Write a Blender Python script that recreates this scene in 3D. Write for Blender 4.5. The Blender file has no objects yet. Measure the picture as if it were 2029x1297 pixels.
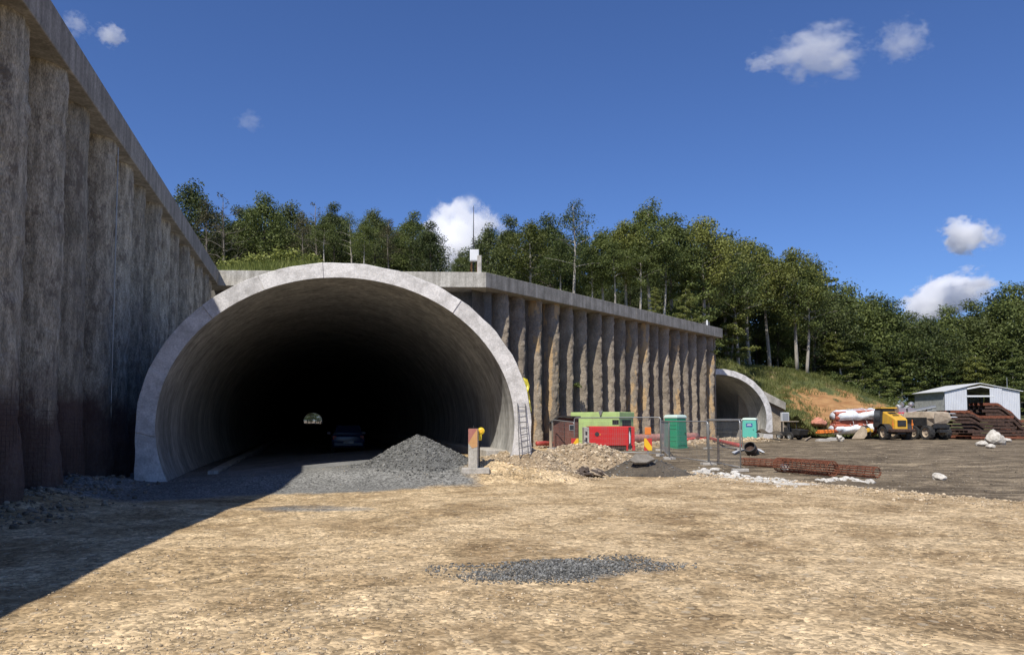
import bpy, math, random
import numpy as np
from mathutils import Vector, Matrix, Euler
random.seed(7); RNG = np.random.default_rng(11)
S = bpy.context.scene; COL = S.collection
pi = math.pi; rad = math.radians

# ------------------------------------------------------------------ camera model (used to find real places)
F = 1500.0; TH = rad(3.0); CAMZ = 1.75; CX = 1014.5; CY = 832 - F*math.tan(TH)
def ray(px, py):
    xc = (px-CX)/F; yc = -(py-CY)/F
    return np.array([xc, math.cos(TH)-yc*math.sin(TH), math.sin(TH)+yc*math.cos(TH)])
def at(px, py, Y):
    d = ray(px, py); t = Y/d[1]
    return np.array([d[0]*t, Y, CAMZ+d[2]*t])
def gp(px, py, z=0.0):
    d = ray(px, py); t = (z-CAMZ)/d[2]
    return np.array([d[0]*t, d[1]*t, z])
# tunnel axis frame: lat = metres right of the camera line, a = metres along the tunnel
D = np.array([-0.25583, 0.96672, 0.0]); RT = np.array([0.96672, 0.25583, 0.0])
def TP(lat, a, z): return RT*lat + D*a + np.array([0, 0, z])
# right wall frame
WO = np.array([-1.55, 45.0, 0]); WU = np.array([0.617, 0.787, 0]); WN = np.array([0.787, -0.617, 0])
def WP(u, n, z): return WO + WU*u + WN*n + np.array([0, 0, z])

# ------------------------------------------------------------------ noise
def _h(i, j, k, s):
    x = np.sin(i*127.1 + j*311.7 + k*74.7 + s*53.3)*43758.5453
    return x - np.floor(x)
def vn(x, y, z=0.0, s=0):
    x, y, z = np.broadcast_arrays(np.asarray(x, float), np.asarray(y, float), np.asarray(z, float))
    i, j, k = np.floor(x), np.floor(y), np.floor(z)
    fx, fy, fz = x-i, y-j, z-k
    fx = fx*fx*(3-2*fx); fy = fy*fy*(3-2*fy); fz = fz*fz*(3-2*fz)
    r = 0
    for a in (0, 1):
        for b in (0, 1):
            for c in (0, 1):
                w = (fx if a else 1-fx)*(fy if b else 1-fy)*(fz if c else 1-fz)
                r = r + w*_h(i+a, j+b, k+c, s)
    return r
def fbm(x, y, z=0.0, o=4, s=0):
    r = 0; amp = .5
    for k in range(o):
        r = r + amp*(vn(x, y, z, s+k)-.5)*2; amp *= .5
        x = np.asarray(x)*2.03; y = np.asarray(y)*2.03; z = np.asarray(z)*2.03
    return r
def sst(a, b, x):
    t = np.clip((np.asarray(x, float)-a)/(b-a), 0, 1); return t*t*(3-2*t)

# ------------------------------------------------------------------ mesh building
def ico(n):
    t = (1+5**.5)/2
    v = np.array([(-1,t,0),(1,t,0),(-1,-t,0),(1,-t,0),(0,-1,t),(0,1,t),(0,-1,-t),(0,1,-t),(t,0,-1),(t,0,1),(-t,0,-1),(-t,0,1)], float)
    v /= np.linalg.norm(v[0])
    f = [(0,11,5),(0,5,1),(0,1,7),(0,7,10),(0,10,11),(1,5,9),(5,11,4),(11,10,2),(10,7,6),(7,1,8),(3,9,4),(3,4,2),(3,2,6),(3,6,8),(3,8,9),(4,9,5),(2,4,11),(6,2,10),(8,6,7),(9,8,1)]
    for _ in range(n):
        v = list(map(tuple, v)); c = {}; nf = []
        def mid(a, b):
            k = (min(a, b), max(a, b))
            if k not in c:
                m = (np.array(v[a])+np.array(v[b])); m /= np.linalg.norm(m); v.append(tuple(m)); c[k] = len(v)-1
            return c[k]
        for a, b, d in f:
            x, y, z = mid(a, b), mid(b, d), mid(d, a)
            nf += [(a, x, z), (b, y, x), (d, z, y), (x, y, z)]
        f = nf; v = np.array(v)
    return np.array(v), np.array(f)
ICO0, ICO1, ICO2, ICO3 = ico(0), ico(1), ico(2), ico(3)

class MB:
    def __init__(s): s.v = []; s.f = []; s.m = []; s.t = []; s.n = 0
    def add(s, vs, fs, m=0, tone=.5):
        vs = np.asarray(vs, float).reshape(-1, 3)
        s.v.append(vs)
        for f in fs:
            s.f.append(tuple(int(i)+s.n for i in f)); s.m.append(m); s.t.append(tone)
        s.n += len(vs); return s
    def obox(s, c, ax, ay, az, m=0, tone=.5):
        c, ax, ay, az = (np.asarray(q, float) for q in (c, ax, ay, az))
        vs = [c+i*ax+j*ay+k*az for i in (-1, 1) for j in (-1, 1) for k in (-1, 1)]
        fs = [(0,1,3,2),(4,6,7,5),(0,4,5,1),(2,3,7,6),(0,2,6,4),(1,5,7,3)]
        return s.add(vs, fs, m, tone)
    def box(s, c, sz, rz=0, m=0, rx=0, ry=0, tone=.5):
        e = np.array(Euler((rx, ry, rz)).to_matrix())
        return s.obox(c, e[:, 0]*sz[0]/2, e[:, 1]*sz[1]/2, e[:, 2]*sz[2]/2, m, tone)
    def tube(s, pts, r, n=8, m=0, caps=True, sq=None, tone=.5):
        pts = [np.asarray(p, float) for p in pts]; N = len(pts)
        rs = r if hasattr(r, '__len__') else [r]*N
        vs = []; up = None
        for i in range(N):
            t = pts[min(i+1, N-1)]-pts[max(i-1, 0)]; t = t/(np.linalg.norm(t)+1e-9)
            if up is None:
                up = np.array([0, 0, 1.0]) if abs(t[2]) < .9 else np.array([1.0, 0, 0])
            x = np.cross(up, t); x /= (np.linalg.norm(x)+1e-9); y = np.cross(t, x); up = y
            for k in range(n):
                a = 2*pi*k/n
                vs.append(pts[i]+rs[i]*(math.cos(a)*x+math.sin(a)*y*(sq or 1)))
        fs = [(i*n+k, i*n+(k+1) % n, (i+1)*n+(k+1) % n, (i+1)*n+k) for i in range(N-1) for k in range(n)]
        if caps: fs += [tuple(range(n))[::-1], tuple(range((N-1)*n, N*n))]
        return s.add(vs, fs, m, tone)
    def prism(s, poly, ax, ay, o, dv, m=0, tone=.5):
        ax, ay, o, dv = (np.asarray(q, float) for q in (ax, ay, o, dv))
        n = len(poly)
        a = [o+p[0]*ax+p[1]*ay for p in poly]
        vs = a+[p+dv for p in a]
        fs = [tuple(range(n))[::-1], tuple(range(n, 2*n))]+[(i, (i+1) % n, n+(i+1) % n, n+i) for i in range(n)]
        return s.add(vs, fs, m, tone)
    def grid(s, P, m=0, closed=False, keep=None, tone=.5):
        P = np.asarray(P, float); a, b = P.shape[:2]
        fs = []
        for i in range(a-1):
            for j in range(b if closed else b-1):
                if keep is not None and not keep[i, j]: continue
                j2 = (j+1) % b
                fs.append((i*b+j, (i+1)*b+j, (i+1)*b+j2, i*b+j2))
        return s.add(P.reshape(-1, 3), fs, m, tone)
    def rock(s, c, r, seed=0, sq=.7, lvl=1, m=0, rough=.25, tone=.5):
        v, f = (ICO0, ICO1, ICO2, ICO3)[lvl]
        q = v*(1+rough*2*fbm(v[:, 0]*1.3+seed*3.1, v[:, 1]*1.3, v[:, 2]*1.3, 3)[:, None])
        rr = np.array(r if hasattr(r, '__len__') else [r, r*(.75+.4*random.random()), r*sq])
        q = q*rr
        e = np.array(Euler((0, 0, seed*1.7)).to_matrix())
        return s.add(q@e.T+np.asarray(c, float), f, m, tone)
    def build(s, name, mats, parent=None, smooth=False, bevel=0, org=None, w=False, loc=None, seg=2):
        V = np.concatenate(s.v) if s.v else np.zeros((0, 3))
        if w and parent is not None: org = np.array(parent.location)
        if org is not None: V = V-np.asarray(org, float)
        me = bpy.data.meshes.new(name)
        me.from_pydata(V.tolist(), [], s.f)
        if not isinstance(mats, (list, tuple)): mats = [mats]
        for q in mats: me.materials.append(q)
        if len(mats) > 1: me.polygons.foreach_set('material_index', np.array(s.m, dtype=np.int32))
        at_ = me.attributes.new('tone', 'FLOAT', 'FACE'); at_.data.foreach_set('value', np.array(s.t, dtype=np.float32))
        if smooth: me.polygons.foreach_set('use_smooth', np.ones(len(s.f), dtype=bool))
        me.update()
        o = bpy.data.objects.new(name, me); COL.objects.link(o)
        if parent is not None: o.parent = parent
        if org is not None and parent is None: o.location = org
        if loc is not None: o.location = loc
        if bevel:
            b = o.modifiers.new('Bevel', 'BEVEL'); b.width = bevel; b.segments = seg; b.limit_method = 'ANGLE'; b.angle_limit = rad(35)
        return o
def fast_mesh(name, V, Fq, mat, parent=None, attrs=None, smooth=False):
    V = np.asarray(V, np.float32); Fq = np.asarray(Fq, np.int32); k = Fq.shape[1]
    me = bpy.data.meshes.new(name)
    me.vertices.add(len(V)); me.vertices.foreach_set('co', V.ravel())
    me.loops.add(Fq.size); me.loops.foreach_set('vertex_index', Fq.ravel())
    me.polygons.add(len(Fq)); me.polygons.foreach_set('loop_start', np.arange(0, Fq.size, k, dtype=np.int32))
    me.polygons.foreach_set('loop_total', np.full(len(Fq), k, np.int32))
    for q in (mat if isinstance(mat, (list, tuple)) else [mat]): me.materials.append(q)
    if smooth: me.polygons.foreach_set('use_smooth', np.ones(len(Fq), dtype=bool))
    me.update(calc_edges=True); me.validate()
    for nme, arr in (attrs or {}).items():
        a = me.attributes.new(nme, 'FLOAT', 'POINT'); a.data.foreach_set('value', np.asarray(arr, np.float32).ravel())
    o = bpy.data.objects.new(name, me); COL.objects.link(o)
    if parent is not None: o.parent = parent
    return o
def tag(o, label=None, cat=None, group=None, kind=None):
    if label: o['label'] = label
    if cat: o['category'] = cat
    if group: o['group'] = group
    if kind: o['kind'] = kind
    return o
def thing(name, label, cat, loc=(0, 0, 0), rz=0, group=None):
    o = bpy.data.objects.new(name, None); COL.objects.link(o)
    o.empty_display_size = .3; o.location = tuple(float(q) for q in loc); o.rotation_euler = (0, 0, rz)
    return tag(o, label, cat, group)
def copy_tree(o, parent=None):
    c = o.copy(); COL.objects.link(c); c.parent = parent
    for ch in list(o.children): copy_tree(ch, c)
    return c

# ------------------------------------------------------------------ materials
def nodes(name):
    m = bpy.data.materials.new(name); m.use_nodes = True
    nt = m.node_tree; b = nt.nodes['Principled BSDF']
    def N(t, **k):
        n = nt.nodes.new(t)
        for a, v in k.items():
            if a in n.inputs.keys() if isinstance(a, str) else False: n.inputs[a].default_value = v
            else: setattr(n, a, v)
        return n
    return m, nt, b, N, nt.links.new
def ramp(nt, stops):
    r = nt.nodes.new('ShaderNodeValToRGB'); e = r.color_ramp.elements
    while len(e) < len(stops): e.new(.5)
    for q, (p, c) in zip(e, stops):
        q.position = p; q.color = (*c, 1) if len(c) == 3 else c
    return r
def mth(N, L, op, a, b=None, clamp=False):
    n = N('ShaderNodeMath', operation=op); n.use_clamp = clamp
    for i, v in enumerate((a, b)):
        if v is None: continue
        if isinstance(v, (int, float)): n.inputs[i].default_value = v
        else: L(v, n.inputs[i])
    return n.outputs[0]
def mixc(N, L, fac, a, b, blend='MIX'):
    n = N('ShaderNodeMix', data_type='RGBA', blend_type=blend)
    if isinstance(fac, (int, float)): n.inputs[0].default_value = fac
    else: L(fac, n.inputs[0])
    for i, v in ((6, a), (7, b)):
        if isinstance(v, tuple): n.inputs[i].default_value = (*v, 1)
        else: L(v, n.inputs[i])
    return n.outputs[2]
def noise(N, L, vec, scale, detail=5, rough=.55, dist=0):
    n = N('ShaderNodeTexNoise'); n.inputs['Scale'].default_value = scale; n.inputs['Detail'].default_value = detail
    n.inputs['Roughness'].default_value = rough; n.inputs['Distortion'].default_value = dist
    L(vec, n.inputs['Vector']); return n.outputs['Fac']
def posn(N, L, stretch=(1, 1, 1), obj=False, rz=0):
    if obj: src = N('ShaderNodeTexCoord').outputs['Object']
    else: src = N('ShaderNodeNewGeometry').outputs['Position']
    mp = N('ShaderNodeMapping'); mp.inputs['Scale'].default_value = stretch; mp.inputs['Rotation'].default_value = (0, 0, rz)
    L(src, mp.inputs['Vector']); return mp.outputs['Vector']
def M(name, c1, c2, scale=2.0, stretch=(1, 1, 1), rough=.9, bump=.4, bscale=14, bdist=.03, lo=.35, hi=.65, fine=.25, metal=0, tone=0, obj=False, rz=0, extra=None, island=0):
    m, nt, b, N, L = nodes(name)
    P = posn(N, L, stretch, obj, rz)
    f = noise(N, L, P, scale, 7, .6)
    r = ramp(nt, [(lo, c1), (hi, c2)]); L(f, r.inputs[0]); col = r.outputs[0]
    f2 = noise(N, L, P, scale*9, 4, .6)
    k = N('ShaderNodeMapRange'); k.inputs[3].default_value = 1-fine; k.inputs[4].default_value = 1+fine; k.inputs[1].default_value = .3; k.inputs[2].default_value = .7
    L(f2, k.inputs[0]); val = k.outputs[0]
    if tone:
        t = N('ShaderNodeAttribute', attribute_name='tone'); val = mth(N, L, 'MULTIPLY', val, mth(N, L, 'ADD', mth(N, L, 'MULTIPLY', t.outputs['Fac'], 2*tone), 1-tone))
    if island:
        g = N('ShaderNodeNewGeometry'); val = mth(N, L, 'MULTIPLY', val, mth(N, L, 'ADD', mth(N, L, 'MULTIPLY', g.outputs['Random Per Island'], 2*island), 1-island))
    col = mixc(N, L, 1.0, col, val, 'MULTIPLY')
    if extra: col = extra(N, L, P, col, nt)
    L(col, b.inputs['Base Color'])
    b.inputs['Roughness'].default_value = rough; b.inputs['Metallic'].default_value = metal
    if bump:
        bn = N('ShaderNodeBump'); bn.inputs['Strength'].default_value = bump; bn.inputs['Distance'].default_value = bdist
        L(noise(N, L, posn(N, L, (1, 1, 1), obj), bscale, 6, .65), bn.inputs['Height']); L(bn.outputs[0], b.inputs['Normal'])
    return m
def paint(name, c, rough=.5, dirt=(.18, .14, .10), amt=.35, metal=0, scale=1.6):
    m, nt, b, N, L = nodes(name)
    P = posn(N, L, (1, 1, .5))
    f = noise(N, L, P, scale, 8, .65)
    r = ramp(nt, [(.42, (0, 0, 0)), (.75, (amt, amt, amt))]); L(f, r.inputs[0])
    f2 = noise(N, L, P, scale*8, 3)
    col = mixc(N, L, r.outputs[0], c, dirt)
    k = N('ShaderNodeMapRange'); k.inputs[3].default_value = .88; k.inputs[4].default_value = 1.12; L(f2, k.inputs[0])
    col = mixc(N, L, 1.0, col, k.outputs[0], 'MULTIPLY')
    L(col, b.inputs['Base Color']); b.inputs['Roughness'].default_value = rough; b.inputs['Metallic'].default_value = metal
    return m
def zmask(N, L, z0, z1, amp=1.0, sc=1.2):
    g = N('ShaderNodeNewGeometry'); x = N('ShaderNodeSeparateXYZ'); L(g.outputs['Position'], x.inputs[0])
    n = noise(N, L, g.outputs['Position'], sc, 5)
    z = mth(N, L, 'ADD', x.outputs[2], mth(N, L, 'MULTIPLY', mth(N, L, 'SUBTRACT', n, .5), amp*2))
    k = N('ShaderNodeMapRange'); k.inputs[1].default_value = z0; k.inputs[2].default_value = z1; k.inputs[3].default_value = 1; k.inputs[4].default_value = 0
    L(z, k.inputs[0]); return k.outputs[0]
def ex_leftwall(N, L, P, col, nt):
    f = noise(N, L, posn(N, L, (1.6, 1.6, .8)), 1.9, 9, .78)
    r = ramp(nt, [(.53, (0, 0, 0)), (.60, (.85, .85, .85))]); L(f, r.inputs[0])
    col = mixc(N, L, r.outputs[0], col, (.16, .135, .105))
    return mixc(N, L, mth(N, L, 'MULTIPLY', zmask(N, L, 1.9, 2.9, 1.3, .8), .88), col, (.085, .043, .035))
def ex_tan(t):
    def ex(N, L, P, col, nt):
        f = noise(N, L, posn(N, L, (1, 1, .35)), 1.3, 5, .6)
        r = ramp(nt, [(t, (0, 0, 0)), (t+.05, (.85, .85, .85))]); L(f, r.inputs[0])
        return mixc(N, L, r.outputs[0], col, (.50, .34, .17))
    return ex
def ex_streak(N, L, P, col, nt):
    f = noise(N, L, posn(N, L, (2.2, 2.2, .12)), 1.6, 5, .65)
    r = ramp(nt, [(.40, (.55, .54, .52)), (.60, (1, 1, 1))]); L(f, r.inputs[0])
    return mixc(N, L, .75, col, r.outputs[0], 'MULTIPLY')

m_lwall = M('left wall sprayed concrete', (.23, .208, .158), (.50, .455, .355), 6.5, (1, 1, .22), bump=1.0, bscale=11, bdist=.08, lo=.36, hi=.64, fine=.55, tone=.30, extra=ex_leftwall)
m_lrecess = M('recess concrete darkened for shade', (.06, .055, .045), (.13, .118, .095), 1.5, (1, 1, .5), bump=.6, bscale=6, bdist=.08)  # near-black colour painted in for the shade between the left piles
m_rwall = M('right wall sprayed concrete', (.20, .165, .122), (.35, .29, .215), 1.2, (1, 1, .8), bump=.9, bscale=8, bdist=.08, tone=.2)
m_rwall_tan = M('right wall sprayed concrete with sand', (.20, .165, .122), (.35, .29, .215), 1.2, (1, 1, .8), bump=.9, bscale=8, bdist=.08, tone=.2, extra=ex_tan(.515))
m_infill = M('infill sprayed concrete', (.07, .062, .05), (.14, .122, .095), 1.0, (1, 1, .6), bump=.8, bscale=5, bdist=.1)  # colour darker than the piles, standing in for shade in the gaps
m_cap = M('capping beam concrete', (.27, .255, .22), (.40, .375, .33), 1.6, bump=.25, bscale=25, bdist=.01, extra=ex_streak, tone=.2)
m_caplt = M('pale capping beam concrete', (.40, .375, .32), (.58, .55, .48), 1.6, bump=.25, bscale=25, bdist=.01, extra=ex_streak, tone=.2)
m_capdk = M('weathered capping beam concrete', (.22, .205, .175), (.33, .305, .265), 1.6, bump=.25, bscale=25, bdist=.01, extra=ex_streak, tone=.2)
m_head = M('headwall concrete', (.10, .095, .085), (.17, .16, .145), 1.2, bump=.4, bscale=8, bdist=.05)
m_ring = M('portal ring concrete', (.47, .455, .43), (.70, .68, .65), 2.6, bump=.4, bscale=14, bdist=.03, tone=.15, fine=.18, lo=.36, hi=.60)
m_lining = M('tunnel lining concrete', (.33, .325, .30), (.52, .505, .465), 1.1, (1, 1, .35), bump=.15, bscale=10, bdist=.02, tone=.2, extra=ex_streak)
m_lining2 = M('pale tunnel lining concrete', (.42, .405, .365), (.60, .58, .52), 1.1, (1, 1, .35), bump=.15, bscale=10, bdist=.02, tone=.1)
m_conc = M('site concrete', (.33, .31, .27), (.50, .47, .42), 3, bump=.3, bscale=25, bdist=.01)
m_galv = paint('galvanised steel', (.42, .43, .42), .45, (.25, .2, .15), .3, .6)
m_rust = M('rusted steel', (.10, .032, .016), (.25, .085, .04), 6, rough=.85, bump=.3, bscale=40, bdist=.005)
m_rustdk = M('dark rusted steel', (.032, .019, .014), (.095, .052, .034), 5, rough=.85, bump=.3, bscale=30, bdist=.01)
m_ladder = paint('worn ladder steel', (.12, .12, .12), .5, amt=.3)
m_rubber = M('tyre rubber', (.018, .018, .018), (.05, .047, .042), 4, rough=.85, bump=.2)
m_dark = M('dark metal', (.015, .015, .016), (.04, .039, .037), 4, rough=.6, bump=.1)
m_glass = paint('dark window glass', (.02, .025, .03), .08, (.1, .1, .1), .1)
m_red = paint('red enamel', (.60, .018, .018), .5, amt=.42)
m_green = paint('lime green enamel', (.46, .62, .23), .55, amt=.4)
m_greend = paint('green enamel', (.32, .47, .18), .5, amt=.2)
m_yellow = paint('machine yellow', (.74, .42, .035), .5, amt=.45)
m_yel2 = paint('warning lamp yellow', (.80, .60, .02), .4, amt=.1)
m_tarp = M('yellow plastic tarp', (.70, .62, .06), (.85, .78, .18), 3, rough=.45, bump=.2)
m_white = paint('white painted sheet', (.72, .73, .73), .5, (.4, .38, .35), .3)
m_bluewhite = paint('corrugated white sheet', (.60, .62, .66), .5, (.35, .34, .33), .3)
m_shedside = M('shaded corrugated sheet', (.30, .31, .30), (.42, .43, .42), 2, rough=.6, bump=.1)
m_brown = M('brown boards', (.09, .035, .026), (.16, .065, .045), 3, (1, 1, .3), rough=.8, bump=.2)
m_roofdk = M('bitumen roof', (.012, .011, .010), (.035, .03, .028), 4, rough=.9)
m_toil1 = paint('green toilet plastic', (.02, .26, .135), .45, (.2, .2, .15), .12)
m_toil2 = paint('teal toilet plastic', (.10, .46, .37), .45, (.3, .3, .25), .12)
m_toilroof = paint('pale toilet roof', (.55, .68, .60), .5, amt=.15)
m_blue = paint('blue sign', (.03, .07, .28), .5, amt=.1)
m_carblue = paint('dark blue car paint', (.025, .06, .17), .22, (.1, .1, .1), .15)
m_tail = paint('red tail lamp lens', (.45, .01, .01), .2, amt=.0)
m_plate = paint('white number plate', (.7, .7, .7), .4, amt=.1)
m_orange = paint('orange plastic', (.78, .22, .03), .5, amt=.2)
m_sigyel = paint('yellow reflective sheet', (.85, .50, .02), .45, amt=.15)
m_sigred = paint('red reflective sheet', (.55, .04, .03), .45, amt=.15)
m_fadered = paint('faded red paint', (.36, .13, .11), .7, (.4, .3, .2), .3)
m_fadeor = paint('faded orange paint', (.52, .28, .11), .7, (.4, .35, .25), .3)
m_pink = M('dusty pink plastic pipe', (.38, .17, .13), (.52, .28, .22), 3, rough=.6, bump=.1)
m_redhose = M('red hose', (.34, .045, .04), (.48, .09, .07), 3, rough=.6, bump=.1)
m_wrap = M('white plastic wrap', (.62, .66, .70), (.82, .84, .86), 1.5, rough=.35, bump=.5, bscale=5, bdist=.08)
m_brick = M('red brown pipe', (.30, .075, .04), (.42, .12, .07), 3, rough=.6, bump=.1)
m_net = M('orange netting', (.48, .18, .11), (.66, .30, .20), 5, rough=.8, bump=.6, bscale=10, bdist=.1)
m_pinkred = paint('pink red plastic', (.62, .06, .09), .5, amt=.2)
m_mudbeige = M('mud caked steel', (.34, .27, .19), (.50, .41, .30), 2, rough=.9, bump=.4, bscale=10)
m_wood = M('weathered wood', (.30, .24, .17), (.44, .36, .26), 4, (1, 1, .2), bump=.2)
m_wooddk = M('dark wet wood', (.045, .032, .025), (.14, .11, .09), 5, bump=.6, bscale=12, bdist=.04)
m_bark = M('grey beech bark', (.24, .215, .18), (.48, .44, .37), 2.5, (1, 1, .3), bump=.3)
m_barkmid = M('brown grey bark', (.10, .085, .068), (.20, .175, .14), 2.5, (1, 1, .3), bump=.3)
m_barkdk = M('dark oak bark', (.05, .042, .034), (.11, .095, .075), 2.5, (1, 1, .3), bump=.3)
m_stone = M('pale limestone', (.40, .365, .30), (.62, .58, .50), 5, bump=.3, bscale=20, bdist=.02, island=.3)
m_stonetan = M('tan rubble stone', (.30, .225, .135), (.56, .46, .32), 6, bump=.3, bscale=20, bdist=.02, island=.4)
m_yardstone = M('dull yard stone', (.13, .105, .075), (.27, .225, .165), 6, bump=.3, bscale=20, bdist=.02, island=.45)
m_stonegrey = M('crushed grey stone', (.085, .084, .076), (.215, .212, .195), 9, bump=.4, bscale=40, bdist=.01, island=.6)
m_slabdk = M('dirty slab', (.14, .125, .10), (.24, .215, .18), 4, bump=.4, bscale=15)
m_lime = M('spilled lime', (.46, .43, .37), (.68, .65, .58), 3, bump=.5, bscale=20, bdist=.03)
m_rootdirt = M('dark dumped soil', (.062, .05, .036), (.135, .11, .078), 1.6, bump=.9, bscale=12, bdist=.06)

def leafmat(name, a, b, tr=.3):
    m, nt, bs, N, L = nodes(name)
    g = N('ShaderNodeNewGeometry'); oi = N('ShaderNodeObjectInfo')
    f = noise(N, L, g.outputs['Position'], .45, 3)
    v = mth(N, L, 'ADD', mth(N, L, 'MULTIPLY', g.outputs['Random Per Island'], .55), mth(N, L, 'MULTIPLY', f, .55))
    v = mth(N, L, 'ADD', v, mth(N, L, 'MULTIPLY', mth(N, L, 'SUBTRACT', oi.outputs['Random'], .5), .45))
    r = ramp(nt, [(.2, a), (.85, b)]); L(v, r.inputs[0])
    L(r.outputs[0], bs.inputs['Base Color']); bs.inputs['Roughness'].default_value = .55
    bs.inputs['Specular IOR Level'].default_value = .3
    t = N('ShaderNodeBsdfTranslucent'); L(r.outputs[0], t.inputs[0])
    mx = N('ShaderNodeMixShader'); mx.inputs[0].default_value = tr
    L(bs.outputs[0], mx.inputs[1]); L(t.outputs[0], mx.inputs[2]); L(mx.outputs[0], nt.nodes['Material Output'].inputs[0])
    return m
m_leaf = leafmat('beech leaves', (.045, .066, .018), (.19, .225, .062))
m_leafdk = leafmat('dark oak leaves', (.034, .052, .018), (.15, .175, .056))
m_leafyel = leafmat('yellow green leaves', (.07, .088, .02), (.25, .265, .066))
m_leafdry = leafmat('thin dry leaves', (.06, .055, .025), (.13, .12, .055))
m_grass = leafmat('hill grass', (.055, .075, .018), (.21, .22, .065))
m_weed = leafmat('tall weeds', (.10, .13, .025), (.32, .34, .085))

def groundmat():
    m, nt, b, N, L = nodes('site ground')
    P = posn(N, L)
    def attr(n): return N('ShaderNodeAttribute', attribute_name=n).outputs['Fac']
    big = noise(N, L, posn(N, L, (1, 1, 1)), .55, 8, .66, .5)
    tan = ramp(nt, [(.32, (.235, .162, .086)), (.45, (.39, .285, .160)), (.62, (.58, .445, .270))]); L(big, tan.inputs[0])
    stn = ramp(nt, [(.34, (.62, .60, .56)), (.5, (.98, .97, .95)), (.66, (1.38, 1.36, 1.32))]); L(noise(N, L, posn(N, L, (1, 1, 1)), 3.2, 10, .78, .2), stn.inputs[0])
    tcol = mixc(N, L, 1.0, tan.outputs[0], stn.outputs[0], 'MULTIPLY')
    vo = N('ShaderNodeTexVoronoi'); vo.inputs['Scale'].default_value = 26; L(P, vo.inputs['Vector'])
    vo2 = N('ShaderNodeTexVoronoi'); vo2.inputs['Scale'].default_value = 9; L(P, vo2.inputs['Vector'])
    s1 = ramp(nt, [(0, (.62, .60, .58)), (.6, (1, 1, 1)), (1, (1.0, 1.0, 1.0))])
    sx = N('ShaderNodeSeparateColor'); L(vo.outputs['Color'], sx.inputs[0])
    k = N('ShaderNodeMapRange'); k.inputs[3].default_value = .42; k.inputs[4].default_value = 1.65; L(sx.outputs[0], k.inputs[0])
    col = mixc(N, L, .8, tcol, k.outputs[0], 'MULTIPLY')
    pA = ramp(nt, [(.535, (0, 0, 0)), (.60, (.6, .6, .6))]); L(noise(N, L, posn(N, L, (1, 1, 1), rz=.4), .62, 10, .72, .3), pA.inputs[0])
    pB = ramp(nt, [(.53, (0, 0, 0)), (.64, (.55, .55, .55))]); L(noise(N, L, posn(N, L, (.8, 1.1, 1), rz=1.9), .85, 10, .75, .8), pB.inputs[0])
    fg = N('ShaderNodeMapRange'); fg.inputs[3].default_value = .82; fg.inputs[4].default_value = 1.18; L(noise(N, L, P, 40, 4, .7), fg.inputs[0])
    col = mixc(N, L, pA.outputs[0], col, mixc(N, L, 1.0, (.265, .180, .092), fg.outputs[0], 'MULTIPLY'))
    col = mixc(N, L, pB.outputs[0], col, mixc(N, L, 1.0, (.60, .450, .265), fg.outputs[0], 'MULTIPLY'))
    sx2 = N('ShaderNodeSeparateColor'); L(vo2.outputs['Color'], sx2.inputs[0])
    k2 = N('ShaderNodeMapRange'); k2.inputs[3].default_value = .74; k2.inputs[4].default_value = 1.28; L(sx2.outputs[0], k2.inputs[0]); col = mixc(N, L, .8, col, k2.outputs[0], 'MULTIPLY')
    st = mth(N, L, 'GREATER_THAN', sx2.outputs[1], .94); st = mth(N, L, 'MULTIPLY', st, mth(N, L, 'LESS_THAN', vo2.outputs['Distance'], .42))
    col = mixc(N, L, mth(N, L, 'MULTIPLY', st, .5), col, (.50, .42, .30))
    # dark yard with stretched wheel tracks
    yf = noise(N, L, posn(N, L, (.45, .9, 1), rz=.2), .9, 9, .72, .8)
    yard = ramp(nt, [(.34, (.070, .053, .033)), (.5, (.150, .117, .076)), (.66, (.31, .245, .158))]); L(yf, yard.inputs[0])
    yc = mixc(N, L, .6, yard.outputs[0], k.outputs[0], 'MULTIPLY')
    e = noise(N, L, P, 1.3, 6, .65)
    def zone(n, w=.10, amp=.9):
        v = mth(N, L, 'ADD', attr(n), mth(N, L, 'MULTIPLY', mth(N, L, 'SUBTRACT', e, .5), amp))
        q = N('ShaderNodeMapRange'); q.inputs[1].default_value = .5-w; q.inputs[2].default_value = .5+w; L(v, q.inputs[0]); return q.outputs[0]
    yp = ramp(nt, [(.52, (0, 0, 0)), (.66, (.8, .8, .8))]); L(noise(N, L, posn(N, L, (.5, 1.0, 1), rz=-.25), .8, 8, .72, .8), yp.inputs[0])
    yc = mixc(N, L, yp.outputs[0], yc, mixc(N, L, .8, (.37, .292, .19), k.outputs[0], 'MULTIPLY'))
    col = mixc(N, L, zone('yard'), col, yc)
    grey = ramp(nt, [(.3, (.14, .138, .126)), (.7, (.25, .246, .225))]); L(big, grey.inputs[0])
    gc = mixc(N, L, .9, grey.outputs[0], k.outputs[0], 'MULTIPLY')
    col = mixc(N, L, zone('grey', .22, 1.2), col, gc)
    col = mixc(N, L, zone('pale', .15), col, mixc(N, L, .5, (.60, .565, .49), k.outputs[0], 'MULTIPLY'))
    L(col, b.inputs['Base Color']); b.inputs['Roughness'].default_value = .95; b.inputs['Specular IOR Level'].default_value = .15
    h = mth(N, L, 'ADD', mth(N, L, 'MULTIPLY', mth(N, L, 'SUBTRACT', 1.0, vo.outputs['Distance']), .35), mth(N, L, 'MULTIPLY', noise(N, L, P, 7, 6, .7), 1.0))
    bn = N('ShaderNodeBump'); bn.inputs['Strength'].default_value = .55; bn.inputs['Distance'].default_value = .04
    L(h, bn.inputs['Height']); L(bn.outputs[0], b.inputs['Normal'])
    return m
m_ground = groundmat()
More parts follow.
